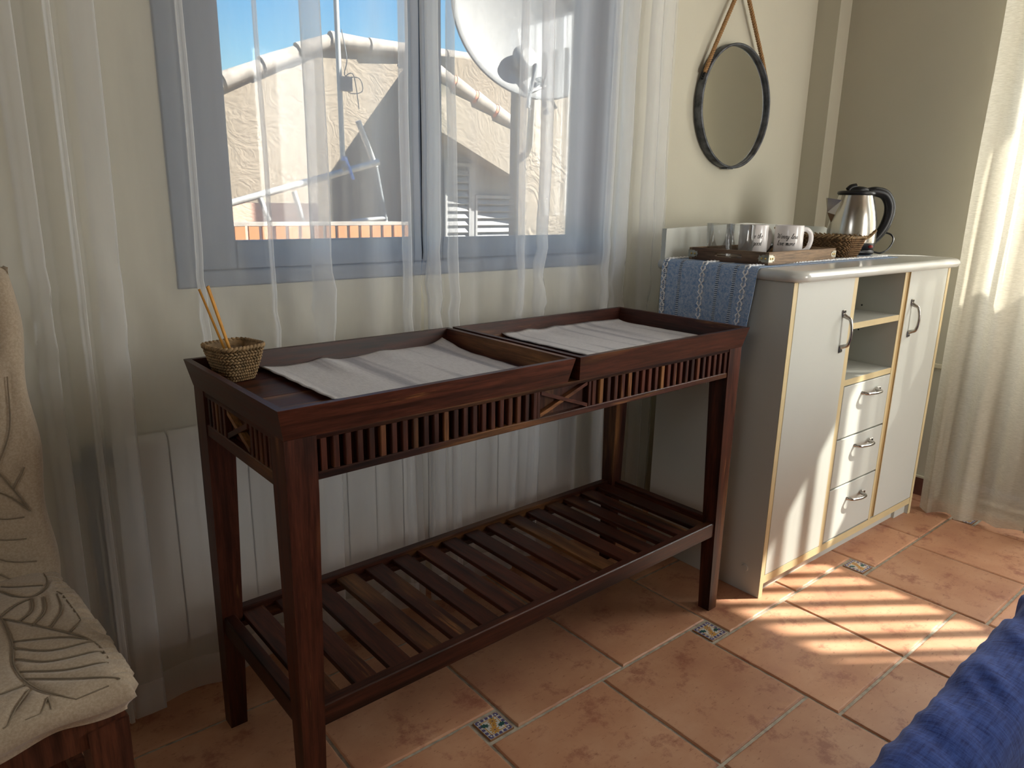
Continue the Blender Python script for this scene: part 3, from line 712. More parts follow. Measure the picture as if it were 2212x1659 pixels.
# side aprons
y0, y1 = LI + .051, DY - LI - .051
for xx, d in ((LI + .002, 1), (WX - LI - .002, -1)):
    def xb_(a, b): return sorted((xx + d * a, xx + d * b))
    a, b = xb_(0, .020)
    MB().box((a, y0, .725), (b, y1, .7356), wy, ch=.001).build('apron_rail', tb); MB().box((a, y0, .649), (b, y1, .672), wy, ch=.0015).build('apron_rail', tb)
    a, b = xb_(.014, .019); MB().box((a, y0, .672), (b, y1, .725), wz).build('backing_board', tb)
    ym = (y0 + y1) / 2; c0, c1 = ym - .048, ym + .048
    for (s0, s1) in ((y0, c0), (c1, y1)):
        p = (s1 - s0) / 5.5
        for k in range(5):
            a, b = xb_(.0015, .0135); MB().box((a, s0 + p * (k + .5), .671), (b, s0 + p * (k + 1.0), .726), wz, ch=.001).build('apron_slat', tb)
    for s_ in (0, 1):
        a, b = xb_(.003 - .0016 * s_, .0135); w_ = .010
        p = [(c0, .725), (c0, .725 - w_), (c1, .672), (c1, .672 + w_)] if s_ else [(c0, .672 + w_), (c0, .672), (c1, .725 - w_), (c1, .725)]
        MB().prism(p, 0, a, b, wy).build('cross_brace', tb)
# lower shelf
zt, zb = .263, .223
lw = .040
for (a, b) in ((( LI + .036, LI + .004, zb), (WX - LI - .036, LI + .026, zt)), ((LI + .036, DY - LI - .026, zb), (WX - LI - .036, DY - LI - .004, zt))):
    MB().box(a, b, wx, ch=.002).build('shelf_rail', tb)
for (a, b) in (((LI + .004, LI + .036, zb), (LI + .026, DY - LI - .036, zt)), ((WX - LI - .026, LI + .036, zb), (WX - LI - .004, DY - LI - .036, zt))):
    MB().box(a, b, wy, ch=.002).build('shelf_rail', tb)
for (ya, yb2) in ((LI + .026, LI + .045), (DY - LI - .045, DY - LI - .026)):
    MB().box((LI + .03, ya, .232), (WX - LI - .03, yb2, .244), wx).build('shelf_cleat', tb)
ns = 16; p = (WX - 2 * LI - .060) / ns
for k in range(ns):
    xa = LI + .030 + p * k + p * .17
    MB().box((xa, LI + .027, .244), (xa + p * .64, DY - LI - .027, .255), wy, ch=.0015).build('shelf_slat', tb)

# two loose trays on the table
def tray(x0, x1, label):
    y0, y1 = 0.0, DY; z0, z1 = .7365, .786; f = .0105; th = .0115
    t = root('wooden_tray', label, 'tray', (-.058, -1.0968, 0), TT, 'mahogany trays on the console table')
    xs, xe = x0 + f, x1 - f; ys, ye = y0 + f, y1 - f
    def fl(X0, X1, Y0, Y1, Z): return [(X0, Y0, Z), (X1, Y0, Z), (X1, Y1, Z), (X0, Y1, Z)]
    # rims flare outward
    MB().hexa([(xs, ys, z0), (xe, ys, z0), (xe - th, ys + th, z0), (xs + th, ys + th, z0)], [(x0, y0, z1), (x1, y0, z1), (x1 - th, y0 + th, z1), (x0 + th, y0 + th, z1)], wx).build('rim_board', t)
    MB().hexa([(xs + th, ye - th, z0), (xe - th, ye - th, z0), (xe, ye, z0), (xs, ye, z0)], [(x0 + th, y1 - th, z1), (x1 - th, y1 - th, z1), (x1, y1, z1), (x0, y1, z1)], wx).build('rim_board', t)
    MB().hexa([(xs, ys, z0), (xs + th, ys + th, z0), (xs + th, ye - th, z0), (xs, ye, z0)], [(x0, y0, z1), (x0 + th, y0 + th, z1), (x0 + th, y1 - th, z1), (x0, y1, z1)], wy).build('rim_board', t)
    MB().hexa([(xe - th, ys + th, z0), (xe, ys, z0), (xe, ye, z0), (xe - th, ye - th, z0)], [(x1 - th, y0 + th, z1), (x1, y0, z1), (x1, y1, z1), (x1 - th, y1 - th, z1)], wy).build('rim_board', t)
    n_ = 6; yy0 = ys + th + .0006; w_ = (ye - ys - 2 * th - .0012) / n_
    for k in range(n_): MB().box((xs + th + .0006, yy0 + w_ * k + .0002, .7367), (xe - th - .0006, yy0 + w_ * (k + 1) - .0002, .7485 + .0003 * (k % 2)), wx).build('base_board', t)
tray(0, .6025, 'left mahogany tray with flared rim holding the seagrass basket and a grey placemat')
tray(.6155, WX, 'right mahogany tray with flared rim holding only a grey placemat')

# placemats
def placemat(cn, label, seed, fold=True):
    mb = MB(); nu, nv = 60, 30
    A, B, C_, D = [Vector((p[0], p[1])) for p in cn]       # near-left, near-right, far-right, far-left
    def h(u, v):
        z = .7502 + .0012 * sin(9 * u + seed) + .0008 * mnoise.noise(Vector((u * 6, v * 4, seed)))
        z += .0075 * math.exp(-((u - (.30 if seed == 1 else .42)) / .05) ** 2) * (v ** 1.5) * (0.9 if seed == 1 else .4)
        z += .004 * math.exp(-((u - (.62 if seed == 1 else .20)) / .06) ** 2) * (v ** 2)
        if seed == 1: z += .016 * max(0, (u - .86) / .14) ** 2 * max(0, (v - .62) / .38) ** 1.5 + .006 * max(0, (.12 - u) / .12) ** 2
        else: z += .006 * max(0, (v - .85) / .15) ** 2
        return z
    def P(i, j, dz=0):
        u, v = i / nu, j / nv; q = (A * (1 - u) + B * u) * (1 - v) + (D * (1 - u) + C_ * u) * v
        return (q.x + .001 * sin(31 * v), q.y + .0012 * sin(37 * u), h(u, v) + dz)
    mb.grid(lambda i, j: P(i, j, .0022), nu, nv, M_['placemat']); mb.grid(lambda i, j: P(i, j), nu, nv, M_['placemat'])
    for (rng, fn) in (((nu), lambda k, d: P(k, 0, d)), ((nu), lambda k, d: P(k, nv, d)), ((nv), lambda k, d: P(0, k, d)), ((nv), lambda k, d: P(nu, k, d))):
        mb.grid(lambda i, j, fn=fn: fn(i, .0022 * j), rng, 1, M_['placemat'])
    o = mb.build('placemat', weld=True); tag(o, label, 'placemat', 'grey linen placemats'); return o
placemat(((.078, -.985), (.500, -.985), (.508, -.668), (.068, -.690)), 'grey linen placemat with a curled corner in the left tray beside the basket', 1)
placemat(((.700, -.965), (1.125, -.945), (1.118, -.672), (.690, -.672)), 'grey linen placemat lying flat in the right tray near the cabinet', 2)

# ------------------------------------------------------------------ woven baskets
def wicker(par, wb, db, wt, dt, h, rows, n, mat, power=4.0, name='woven_wall', knot=1.0, ch=None, rimmat=None):
    def sup(t, a, b):
        c, s = cos(t), sin(t); k = (abs(c) ** power + abs(s) ** power) ** (-1 / power); return a * c * k, b * s * k
    mb = MB(); rnd = random.Random(3)
    def R(z): s = z / h; return (wb + (wt - wb) * s ** .8) / 2, (db + (dt - db) * s ** .8) / 2
    # liner so that no light leaks through
    for off, flip in ((0, 0), (-.004, 1)):
        def P(i, j):
            z = h * j / 8; a, b = R(z); x, y = sup(2 * pi * i / 48, a - .002 + off, b - .002 + off); return (x, y, z)
        mb.grid(P, 48, 8, mat)
    a, b = R(0); bot = [sup(2 * pi * i / 48, a - .002, b - .002) for i in range(48)]
    mb.add([(x, y, .001) for x, y in bot], [list(range(48))], mat); mb.add([(x, y, .006) for x, y in bot], [list(range(48))], mat)
    L = 2 * pi
    for r in range(rows):
        z = h * (r + .5) / rows; a, b = R(z); hz = h / rows
        for k in range(n):
            t = L * (k + .5 * (r % 2)) / n; x, y = sup(t, a, b); x2, y2 = sup(t + .02, a, b)
            ang = atan2(y2 - y, x2 - x); M = Matrix.Translation((x, y, z)) @ Matrix.Rotation(ang, 4, 'Z') @ Matrix.Rotation(radians(32 if r % 2 else -32) + rnd.uniform(-.15, .15), 4, 'Y')
            seg = math.hypot(x2 - x, y2 - y) / .02 * L / n
            mb.blob((0, 0, 0), (seg * .78, .0032 * knot, hz * .40), mat, M, 5, 3)
    mb.build(name, par)
    mb = MB(); m_ = int(n * .9)
    for k in range(m_):
        t = L * k / m_; a, b = R(h); x, y = sup(t, a, b); x2, y2 = sup(t + .02, a, b); ang = atan2(y2 - y, x2 - x)
        seg = math.hypot(x2 - x, y2 - y) / .02 * L / m_
        M = Matrix.Translation((x, y, h)) @ Matrix.Rotation(ang, 4, 'Z') @ Matrix.Rotation(radians(-28), 4, 'Y')
        mb.blob((0, 0, 0), (seg * .95, .0042 * knot, .0036 * knot), rimmat or mat, M, 6, 3)
    mb.build('rim', par)
bk = root('woven_basket', 'small square seagrass basket with amber sticks in the left tray corner', 'basket', (.008, -.725, .7492), radians(14))
wicker(bk, .052, .052, .090, .090, .065, 11, 44, M_['wicker'])
# glass jar inside with reeds
jr = MB(); jr.lathe([(.019, .008), (.021, .012), (.021, .040), (.012, .049), (.012, .056), (.0145, .058), (.0145, .061), (.011, .061), (.0105, .050), (.019, .040), (.019, .013)], M_['tumbler'], 28)
o = jr.build('glass_jar', None, (.010, -.726, .7492)); tag(o, 'small clear glass jar standing inside the seagrass basket holding the sticks', 'jar')
for (dx, dy, lx, ly, h_, lab) in ((-.004, .002, -.041, -.716, .919, 'thin amber reed stick leaning furthest left out of the basket'),
                             (.000, -.003, -.0285, -.722, .9235, 'thin amber reed stick leaning in front of the pair of upright sticks'),
                             (.003, .003, -.0245, -.714, .9240, 'thin amber reed stick leaning behind the pair of upright sticks')):
    mb = MB(); mb.tube([(.010 + dx, -.726 + dy, .763), (lx, ly, h_)], .0022, M_['reed'], 8)
    o = mb.build('reed_stick'); tag(o, lab, 'stick', 'amber reed sticks in the basket')

# ------------------------------------------------------------------ white cabinet
cb = root('white_cabinet', 'white laminate cabinet with two doors, open shelves and three drawers', 'cabinet', (1.2843, -1.1076, 0), radians(-.69))
CW, CD, CH = .9726, .415, .893
wl, ed, eb = M_['white_lam'], M_['edge'], M_['edge_brown']
def panel(a, b, name, mat=wl, front=True, lab=None, em=None):
    o = MB().box(a, b, mat, ch=.0008).build(name, cb)
    if front:
        MB().box((a[0], a[1] - .0012, a[2]), (b[0], a[1] - .0001, b[2]), em or ed).build('edge_band', o)
    return o
D1, D2, D3, D4 = .018, .320, .640, .955
panel((0, 0, 0), (.018, CD, CH), 'side_panel'); panel((CW - .018, 0, 0), (CW, CD, CH), 'side_panel', em=ed)
panel((.318, .001, .062), (.338, CD - .01, CH), 'divider'); panel((.636, .001, .062), (.650, CD - .01, CH), 'divider')
MB().box((.6515, .003, .066), (.6715, .018, CH), eb, ch=.001).build('filler_strip', cb)
panel((.018, .001, .040), (CW - .018, CD - .01, .064), 'bottom_shelf')
MB().box((.018, .022, .0), (CW - .10, .038, .040), wl).build('plinth', cb)
MB().box((CW - .10, .012, 0), (CW - .018, .030, .040), wl).build('plinth', cb)
MB().box((.018, CD - .010, .04), (CW - .018, CD - .004, CH), wl).build('back_panel', cb)
for z in (.741, .572): panel((.338, .002, z), (.636, CD - .012, z + .018), 'shelf')
MB().box((.338, .385, .590), (.636, .391, CH), wl).build('inner_back', cb)
mb = MB()
for (x, z) in ((.6355, .775), (.6355, .695)): mb.tube([(x, .12, z), (x - .001, .12, z)], .0028, M_['black'], 8)
mb.build('peg_hole', cb)
MB().tube([(.0, .05, .075), (-.0035, .05, .075)], [.011, .009], wl, 20).build('screw_cap', cb)
# countertop: rounded front corners and bullnose edge
def rounded(x0, y0, x1, y1, r, n=8):
    pts = []
    for (cx, cy, a0) in ((x0 + r, y0 + r, pi), (x1 - r, y0 + r, 1.5 * pi)):
        for k in range(n + 1): t = a0 + (pi / 2) * k / n; pts.append((cx + r * cos(t), cy + r * sin(t)))
    return pts + [(x1, y1), (x0, y1)]
mb = MB(); prof = []
for k in range(9): t = -pi / 2 + pi * k / 8; prof.append((.015 * (1 - cos(t)), .015 * sin(t)))
rings = []
for ins, dz in prof:
    rings.append([(x, y, CH + .0155 + dz) for x, y in rounded(-.020 + ins, -.032 + ins, CW + .026 - ins, CD + .013, .045)])
n = len(rings[0]); vs = sum(rings, []); fs = []
for a in range(len(rings) - 1):
    for k in range(n): fs.append((a * n + k, a * n + (k + 1) % n, (a + 1) * n + (k + 1) % n, (a + 1) * n + k))
mb.add(vs, fs, M_['top_lam'], True); mb.add(rings[0], [list(range(n))[::-1]], M_['top_lam']); mb.add(rings[-1], [list(range(n))], M_['top_lam'])
mb.build('countertop', cb)
CT = CH + .0305
# shallow peaked back board on the top
pts = [(-.010, CT - .002), (-.010, CT + .087), (.40, CT + .1015), (.85, CT + .087)] + [(.885 + .03 * sin(t), CT + .055 + .03 * cos(t)) for t in [pi / 2 * k / 6 for k in range(7)]] + [(.915, CT - .002)]
o = MB().prism(pts, 1, CD - .003, CD + .013, wl).build('back_board', cb)
o2 = MB(); up = pts[1:]; 
for (xa, za), (xb, zb_) in zip(up, up[1:]): o2.hexa([(xa, CD - .0035, za - .003), (xb, CD - .0035, zb_ - .003), (xb, CD - .0028, zb_ - .003), (xa, CD - .0028, za - .003)], [(xa, CD - .0035, za + .0005), (xb, CD - .0035, zb_ + .0005), (xb, CD + .0135, zb_ + .0005), (xa, CD + .0135, za + .0005)], wl)
o2.build('edge_band', o)
# doors and handles
def bow_handle(par, L, vertical=True):
    h = root_child = bpy.data.objects.new('handle', None); COL.objects.link(h); h.parent = par
    return h
def handle_mesh(L, out=.028):
    mb = MB(); s = L / 2
    pts = bez([(0, 0, -s + .008), (0, -.010, -s + .012), (.0, -out * .8, -s * .62), (0, -out, 0), (0, -out * .8, s * .62), (0, -.010, s - .012), (0, 0, s - .008)], 6)
    rs = [.0042 + .0022 * abs(cos(pi * k / (len(pts) - 1))) ** 2 for k in range(len(pts))]
    mb.tube(pts, rs, M_['chrome'], 8)
    for e in (-1, 1):
        zc = e * (s - .002)
        mb.box((-.008, -.0035, zc - .010), (.008, 0, zc + .010), M_['chrome'], ch=.0015)
        for q in (-.004, .004): mb.blob((q, -.0035, zc + e * .004), (.0024, .002, .0024), M_['black'])
    return mb
def put_handle(par, x, z, L, vertical, twist=0):
    o = handle_mesh(L).build('handle', par); o.location = (x, -.0015, z)
    if not vertical: o.rotation_euler = (radians(8), radians(90), 0)
    else: o.rotation_euler = (0, radians(-3), 0)
    return o
def door(x0, x1, hx):
    o = MB().box((x0, -.001, .066), (x1, .016, CH - .001), wl, ch=.0012).build('door', cb)
    for q in ((x0 - .0008, x0 + .0002), (x1 - .0002, x1 + .0008)): MB().box((q[0], -.0005, .067), (q[1], .0158, CH - .002), ed).build('edge_band', o)
    put_handle(o, hx, .742, .108, True); return o
door(.0215, .3165, .277); door(.6735, .9525, .712)
for z0_, z1_ in ((.405, .570), (.245, .402), (.068, .242)):
    o = MB().box((.3405, -.001, z0_ + .0012), (.6340, .0155, z1_ - .0012), wl, ch=.0012).build('drawer', cb)
    put_handle(o, .497, z1_ - .035 if z0_ > .1 else z1_ - .052, .102, False)
# ------------------------------------------------------------------ blue runner over the cabinet
Rm = Matrix.Translation((1.2843, -1.1076, 0)) @ Matrix.Rotation(radians(-.69), 4, 'Z')
rn = root('table_runner', 'blue melange table runner with white chain stitching draped over the cabinet end', 'runner', (1.2843, -1.1076, 0), radians(-.69))
RY0, RY1 = .092, .405; XE = -.0225; ZT = CT + .0008
path = []            # (x, z) arclength path: from right end over the left edge and down
LX = .78
for k in range(40): path.append((LX - (LX - (XE + .012)) * k / 40, ZT))
for k in range(1, 9): t = pi / 2 * k / 8; path.append((XE + .012 - .0135 * sin(t) , ZT - .0135 + .0135 * cos(t)))
zl = path[-1][1]; ZB = .655
for k in range(1, 41): path.append((XE - .003 - .004 * sin(k / 40 * 3) , zl + (ZB - zl) * k / 40))
ACC = [0.0]
for a, b in zip(path, path[1:]): ACC.append(ACC[-1] + math.hypot(a[0] - b[0], a[1] - b[1]))
STOP = ACC[48]
def RP(s, y, off=0.0):
    import bisect
    k = min(max(bisect.bisect_right(ACC, s) - 1, 0), len(ACC) - 2); t = (s - ACC[k]) / (ACC[k + 1] - ACC[k])
    x = path[k][0] * (1 - t) + path[k + 1][0] * t; z = path[k][1] * (1 - t) + path[k + 1][1] * t
    tx, tz = path[k + 1][0] - path[k][0], path[k + 1][1] - path[k][1]; L_ = math.hypot(tx, tz); nx, nz = tz / L_, -tx / L_
    hang = max(0, s - STOP)
    wv = -.010 * (hang / .26) * (0.5 + .5 * sin(19 * y + 1.0)) if hang > 0 else .0004 * sin(60 * y) + .0005
    pull = .030 * (hang / .26) ** 1.5
    yy = y + pull * (1 - 2 * (y - RY0) / (RY1 - RY0)) * (.5 if y > (RY0 + RY1) / 2 else 1.0)
    return (x + nx * off + wv, yy, z + nz * off)
NS, NY = 130, 40
def G(i, j, o=0): return RP(ACC[-1] * i / NS, RY0 + (RY1 - RY0) * j / NY, o)
mb = MB(); mb.grid(lambda i, j: G(i, j, .0014), NS, NY, M_['runner']); mb.grid(lambda i, j: G(i, j, 0), NS, NY, M_['runner'])
for jj in (0, NY): mb.grid(lambda i, j, jj=jj: G(i, jj, .0014 * j), NS, 1, M_['runner'])
mb.build('cloth', rn)
mb = MB(); L_ = .0150
for y in (RY0 + .034, (RY0 + RY1) / 2 + .012, RY1 - .012):
    s = .02; k = 0
    while s < ACC[-1] - .01:
        d = 1 if k % 2 else -1
        for e in (-1, 1):
            a = RP(s + L_ * .5 * d, y, .0028); b = RP(s, y + e * .0068, .0032); c = RP(s - L_ * .45 * d, y + e * .0045, .0022)
            mb.tube([a, b, c], [.0015, .0028, .0017], M_['stitch'], 5)
        s += L_ * 1.08; k += 1
mb.build('chain_stitch', rn)
mb = MB()
for y in (RY0 + .066, RY0 + .118, RY0 + .246, RY0 + .298):
    s = .015
    while s < ACC[-1] - .01:
        a = RP(s, y - .0045, .0019); b = RP(s + .0012, y + .0045, .0019); mb.tube([a, b], .0007, M_['drawn'], 4); 
        a = RP(s + .0028, y - .0045, .0019); b = RP(s + .004, y + .0045, .0019); mb.tube([a, b], .0007, M_['stitch'], 4); s += .0056
mb.build('drawn_thread_band', rn)
mb = MB(); rnd = random.Random(4)
for k in range(46):
    y = RY0 + (RY1 - RY0) * (k + .5) / 46; a = Vector(RP(ACC[-1] - .002, y, .0007)); l = rnd.uniform(.04, .07)
    mb.tube(bez([a, a + Vector((rnd.uniform(-.003, .002), rnd.uniform(-.003, .003), -l * .4)), a + Vector((rnd.uniform(-.005, .002), rnd.uniform(-.006, .006), -l))], 3), .0007, M_['stitch'], 4)
o = mb.build('fringe', rn); o['kind'] = 'stuff'

# ------------------------------------------------------------------ serving tray on the runner
TZ = ZT + .0022 
tr = root('serving_tray', 'rustic wooden serving tray with riveted metal corners holding mugs and glasses', 'tray', (1.333, -1.000, TZ), radians(3))
TWx, TDy, TH, tt = .402, .250, .034, .011
tx_, ty_ = M_['trayx'], M_['trayy']
MB().box((tt, tt, .004), (TWx - tt, TDy - tt, .010), tx_).build('base', tr)
MB().box((0, 0, .0), (TWx, tt, TH), tx_, ch=.001).build('side_board', tr); MB().box((0, TDy - tt, 0), (TWx, TDy, TH), tx_, ch=.001).build('side_board', tr)
for x in (0, TWx - tt):                      # end boards with a slot handle
    mb = MB(); s0, s1 = .080, .165; h0, h1 = .012, .024
    mb.box((x, tt, 0), (x + tt, TDy - tt, h0), ty_); mb.box((x, tt, h1), (x + tt, TDy - tt, TH), ty_)
    mb.box((x, tt, h0), (x + tt, s0, h1), ty_); mb.box((x, s1, h0), (x + tt, TDy - tt, h1), ty_)
    for sy, d in ((s0, 1), (s1, -1)):
        n_ = 6; r = (h1 - h0) / 2; zc = (h0 + h1) / 2
        for e in (-1, 1):
            poly = [(sy, zc + e * r)] + [(sy + d * r - d * r * sin(t), zc + e * r * cos(t)) for t in [pi / 2 * k / n_ for k in range(n_ + 1)]] + [(sy, zc)]
            mb.prism(poly, 0, x, x + tt, ty_)
    mb.build('end_board', tr)
for (x, y, sx, sy) in ((0, 0, 1, 1), (TWx, 0, -1, 1), (0, TDy, 1, -1), (TWx, TDy, -1, -1)):
    mb = MB(); z0_, z1_ = .007, .027; L1 = .030; e = .0012
    fx = [(0, z0_), (.018, z0_), (.024, z0_ + .004), (.028, z0_ + .001), (.028, z0_ + .006), (.031, (z0_ + z1_) / 2), (.028, z1_ - .006), (.028, z1_ - .001), (.024, z1_ - .004), (.018, z1_), (0, z1_)]
    ya, yb3 = sorted((y, y - sy * e)); mb.prism([(x + sx * a - (sx * e if a == 0 else 0), b) for a, b in fx], 1, ya, yb3, M_['bracket'])
    xa, xb4 = sorted((x, x - sx * e)); mb.prism([(y + sy * a, b) for a, b in fx], 0, xa, xb4, M_['bracket'])
    for q in (.009, .020):
        mb.blob((x + sx * q, y - sy * e, .017), (.0033, .0022, .0033), M_['brass'], n=8, m=4); mb.blob((x - sx * e, y + sy * q, .017), (.0022, .0033, .0033), M_['brass'], n=8, m=4)
    mb.build('corner_bracket', tr)
FZ = TZ + .0102
# stroke lettering
GL = {
 'W': ([[(0, .75), (.12, .95), (.22, .9), (.24, .4), (.28, 0), (.5, .5), (.62, .85), (.64, .4), (.7, 0), (.95, .5), (1.1, .95)]], 1.2),
 'o': ([[(.3, .5), (.1, .42), (.05, .15), (.2, 0), (.38, .12), (.4, .38), (.3, .5), (.48, .42)]], .5),
 'r': ([[(0, .1), (.12, .5), (.2, .44), (.32, .46), (.28, .1), (.38, 0), (.5, .1)]], .48),
 'y': ([[(0, .4), (.1, .5), (.12, .1), (.25, 0), (.4, .3), (.45, .5), (.38, -.2), (.2, -.45), (.1, -.3), (.3, -.1), (.5, .1)]], .55),
 'l': ([[(0, .1), (.25, .6), (.32, .95), (.22, .95), (.15, .5), (.15, .1), (.25, 0), (.38, .12)]], .38),
 'e': ([[(0, .2), (.25, .3), (.28, .48), (.15, .5), (.05, .2), (.15, 0), (.35, .1)]], .4),
 's': ([[(0, .1), (.2, .5), (.3, .25), (.22, 0), (.08, .05)], [(.22, .0), (.38, .1)]], .4),
 'v': ([[(0, .4), (.1, .5), (.15, .0), (.35, .3), (.38, .5), (.5, .42)]], .5),
 'm': ([[(0, .4), (.1, .5), (.1, 0), (.22, .45), (.3, .45), (.3, 0), (.42, .45), (.52, .45), (.52, .08), (.62, 0), (.7, .1)]], .72),
 'S': ([[(.6, .85), (.45, .97), (.2, .85), (.3, .55), (.45, .3), (.3, .02), (.05, .1), (.0, .25)]], .68),
 't': ([[(.1, .8), (.08, .1), (.18, 0), (.32, .1)], [(-.05, .55), (.3, .6)]], .34),
 'h': ([[(0, .1), (.22, .6), (.28, .95), (.18, .95), (.1, .5), (.08, 0)], [(.08, .2), (.25, .5), (.33, .4), (.33, .05), (.48, .05)]], .5),
 'g': ([[(.35, .42), (.2, .5), (.05, .25), (.15, .02), (.35, .25), (.38, .5), (.34, -.2), (.15, -.42), (.05, -.28), (.3, -.08), (.48, .08)]], .52),
 'd': ([[(.35, .42), (.2, .5), (.05, .25), (.15, .02), (.35, .25), (.42, .95), (.38, .1), (.5, .02)]], .54), ' ': ([], .42)}
def script_text(par, txt, R, ang0, z, size, name='lettering'):
    mb = MB(); x = 0
    for chv in txt:
        st, adv = GL[chv]
        for s in st:
            q = bez([(x + a + .30 * b, b, 0) for a, b in s], 4); pts = []
            for p in q:
                th = ang0 + p.x * size * .82 / R; pts.append(((R + .0004) * cos(th), (R + .0004) * sin(th), z + p.y * size))
            n_ = len(pts); mb.tube(pts, [.00032 + .00026 * abs(sin(3.1 * k / 4)) for k in range(n_)], M_['ink'], 4)
        x += adv
    return mb.build(name, par), x * size / R
def mug(x, y, rz, lines, label):
    m = root('ceramic_mug', label, 'mug', (x, y, FZ), rz, 'printed white mugs on the serving tray'); R, H = .041, .090
    mb = MB(); mb.lathe([(.034, 0), (.038, .001), (R, .006), (R, H - .002), (R - .001, H), (R - .003, H), (R - .0038, H - .003), (R - .0038, .008), (.030, .005), (.0001, .005)], M_['ceramic'], 48, caps=False)
    mb.add([(.034 * cos(2 * pi * k / 24), .034 * sin(2 * pi * k / 24), .0004) for k in range(24)], [list(range(24))], M_['ceramic']); mb.build('body', m)
    mb = MB(); mb.tube(bez([(R - .002, 0, .076), (R + .012, 0, .078), (R + .026, 0, .066), (R + .029, 0, .045), (R + .022, 0, .024), (R + .008, 0, .014), (R - .002, 0, .016)], 7), .0048, M_['ceramic'], 10, flat=1.5); mb.build('handle', m)
    for k, (t, a) in enumerate(lines): script_text(m, t, R, a, .052 - k * .020, .0148)
    return m
VIEW = math.atan2(-2.055 + .9, -.419 - 1.6)
# direction from the mugs to the camera is VIEW; the handle points to the viewer's right
hz = atan2(sin(YAW), cos(YAW)) + radians(6)
mug(1.592, -.902, hz, [('Worry less', VIEW - hz - radians(52)), ('love more', VIEW - hz - radians(47))], 'white mug printed Worry less love more, handle to the right, beside the tray end')
mug(1.500, -.842, hz + radians(22), [('See the', VIEW - hz - radians(22 + 14)), ('good', VIEW - hz - radians(22 - 3))], 'white mug printed See the good, partly behind the clear glasses')
def tumbler(x, y, label):
    g = MB(); R, H = .040, .092
    g.lathe([(.033, 0), (.036, .002), (R, H - .001), (R - .0008, H), (R - .0018, H - .001), (.0345, .010), (.0001, .008)], M_['tumbler'], 48, caps=False)
    g.add([(.033 * cos(2 * pi * k / 32), .033 * sin(2 * pi * k / 32), .0) for k in range(32)], [list(range(32))], M_['tumbler'])
    o = g.build('glass_tumbler', None, (x, y, FZ)); tag(o, label, 'glass', 'clear tumblers on the serving tray')
tumbler(1.389, -.870, 'clear straight glass tumbler in front, overlapping the first mug')
tumbler(1.414, -.786, 'clear straight glass tumbler behind, nearest the blue runner edge and curtain')
bl = MB(); bl.lathe([(.020, 0), (.030, .004), (.042, .022), (.045, .034), (.042, .034), (.038, .022), (.026, .008), (.0001, .006)], M_['black'], 32, caps=False); 
o = bl.build('black_bowl', None, (1.585, -.808, FZ)); tag(o, 'small black bowl behind the two white mugs', 'bowl')

# long seagrass basket with pulled corner handle
b2 = root('seagrass_basket', 'long brown seagrass basket with pointed corner handles before the kettle', 'basket', (1.875, -.862, ZT + .0015), radians(-4))
wicker(b2, .092, .205, .128, .245, .064, 10, 60, M_['wicker2'], 5.0, rimmat=M_['wicker'])
for (sx, sy) in ((1, -1), (-1, 1)):
    mb = MB()
    for q in range(3):
        off = Vector((0, 0, 0)); pts = []
        for k in range(14):
            t = k / 13; a = q * 2.1 + t * 9
            c = Vector((sx * (.050 + .034 * t), sy * (.106 + .020 * t), .056 + .026 * t * t + .004)); rr = .0036 * (1 - .5 * t)
            pts.append(c + Vector((rr * cos(a), rr * sin(a), rr * sin(a + 1))))
        mb.tube(pts, .0030, M_['wicker'], 6)
    mb.build('corner_handle', b2)

# ------------------------------------------------------------------ kettle
kt = root('electric_kettle', 'brushed steel electric kettle with black handle and lid on the cabinet', 'kettle', (2.052, -.866, ZT + .0015), atan2(sin(YAW), cos(YAW)) + radians(2))
MB().lathe([(.068, 0), (.076, .003), (.078, .012), (.074, .018)], M_['black'], 48).build('base', kt)
mb = MB(); mb.lathe([(.072, .019), (.0765, .022), (.0775, .040)], M_['black'], 48); mb.build('lower_collar', kt)
prof = [(.0775, .040), (.0785, .046), (.0780, .075), (.0750, .105), (.0690, .140), (.0610, .170), (.0540, .193), (.0535, .196)]
MB().lathe(prof, M_['steel'], 64).build('body', kt)
mb = MB(); mb.lathe([(.0560, .195), (.0600, .199), (.0585, .206), (.048, .209)], M_['black'], 48); mb.blob((.006, 0, .211), (.036, .026, .013), M_['black'], n=20, m=8); mb.tube(bez([(-.030, 0, .211), (-.020, 0, .220), (-.004, 0, .2235)]), [.010] * 21, M_['black'], 10); mb.build('lid', kt)
mb = MB()   # beak spout
v = [(-.0560, -.020, .178), (-.0560, .020, .178), (-.099, -.006, .184), (-.099, .006, .184), (-.069, -.012, .130), (-.069, .012, .130), (-.092, 0, .137), (-.072, -.002, .098), (-.072, .002, .098)]
mb.add(v, [(0, 2, 6, 4), (1, 5, 6, 3), (2, 3, 6), (4, 6, 7), (5, 8, 6), (0, 1, 3, 2), (7, 6, 8)], M_['steel']); mb.build('spout', kt)
hp = bez([(.040, 0, .206), (.066, 0, .2075), (.098, 0, .198), (.118, 0, .170), (.122, 0, .135), (.112, 0, .095), (.095, 0, .065), (.078, 0, .045)], 7)
hr = [.0125 + .0035 * sin(pi * k / (len(hp) - 1)) for k in range(len(hp))]
MB().tube(hp, hr, M_['black'], 14, flat=1.15).build('handle', kt)
mb = MB(); mb.tube([(.0545, 0, .196), (.0620, 0, .170), (.0700, 0, .140), (.0760, 0, .105), (.0785, 0, .060)], .0055, M_['black'], 8); mb.build('water_gauge', kt)
t = radians(-62); mb = MB(); mb.blob((.076 * cos(t), .076 * sin(t), .029), (.010, .010, .006), M_['red'], n=12, m=6); mb.build('switch', kt)
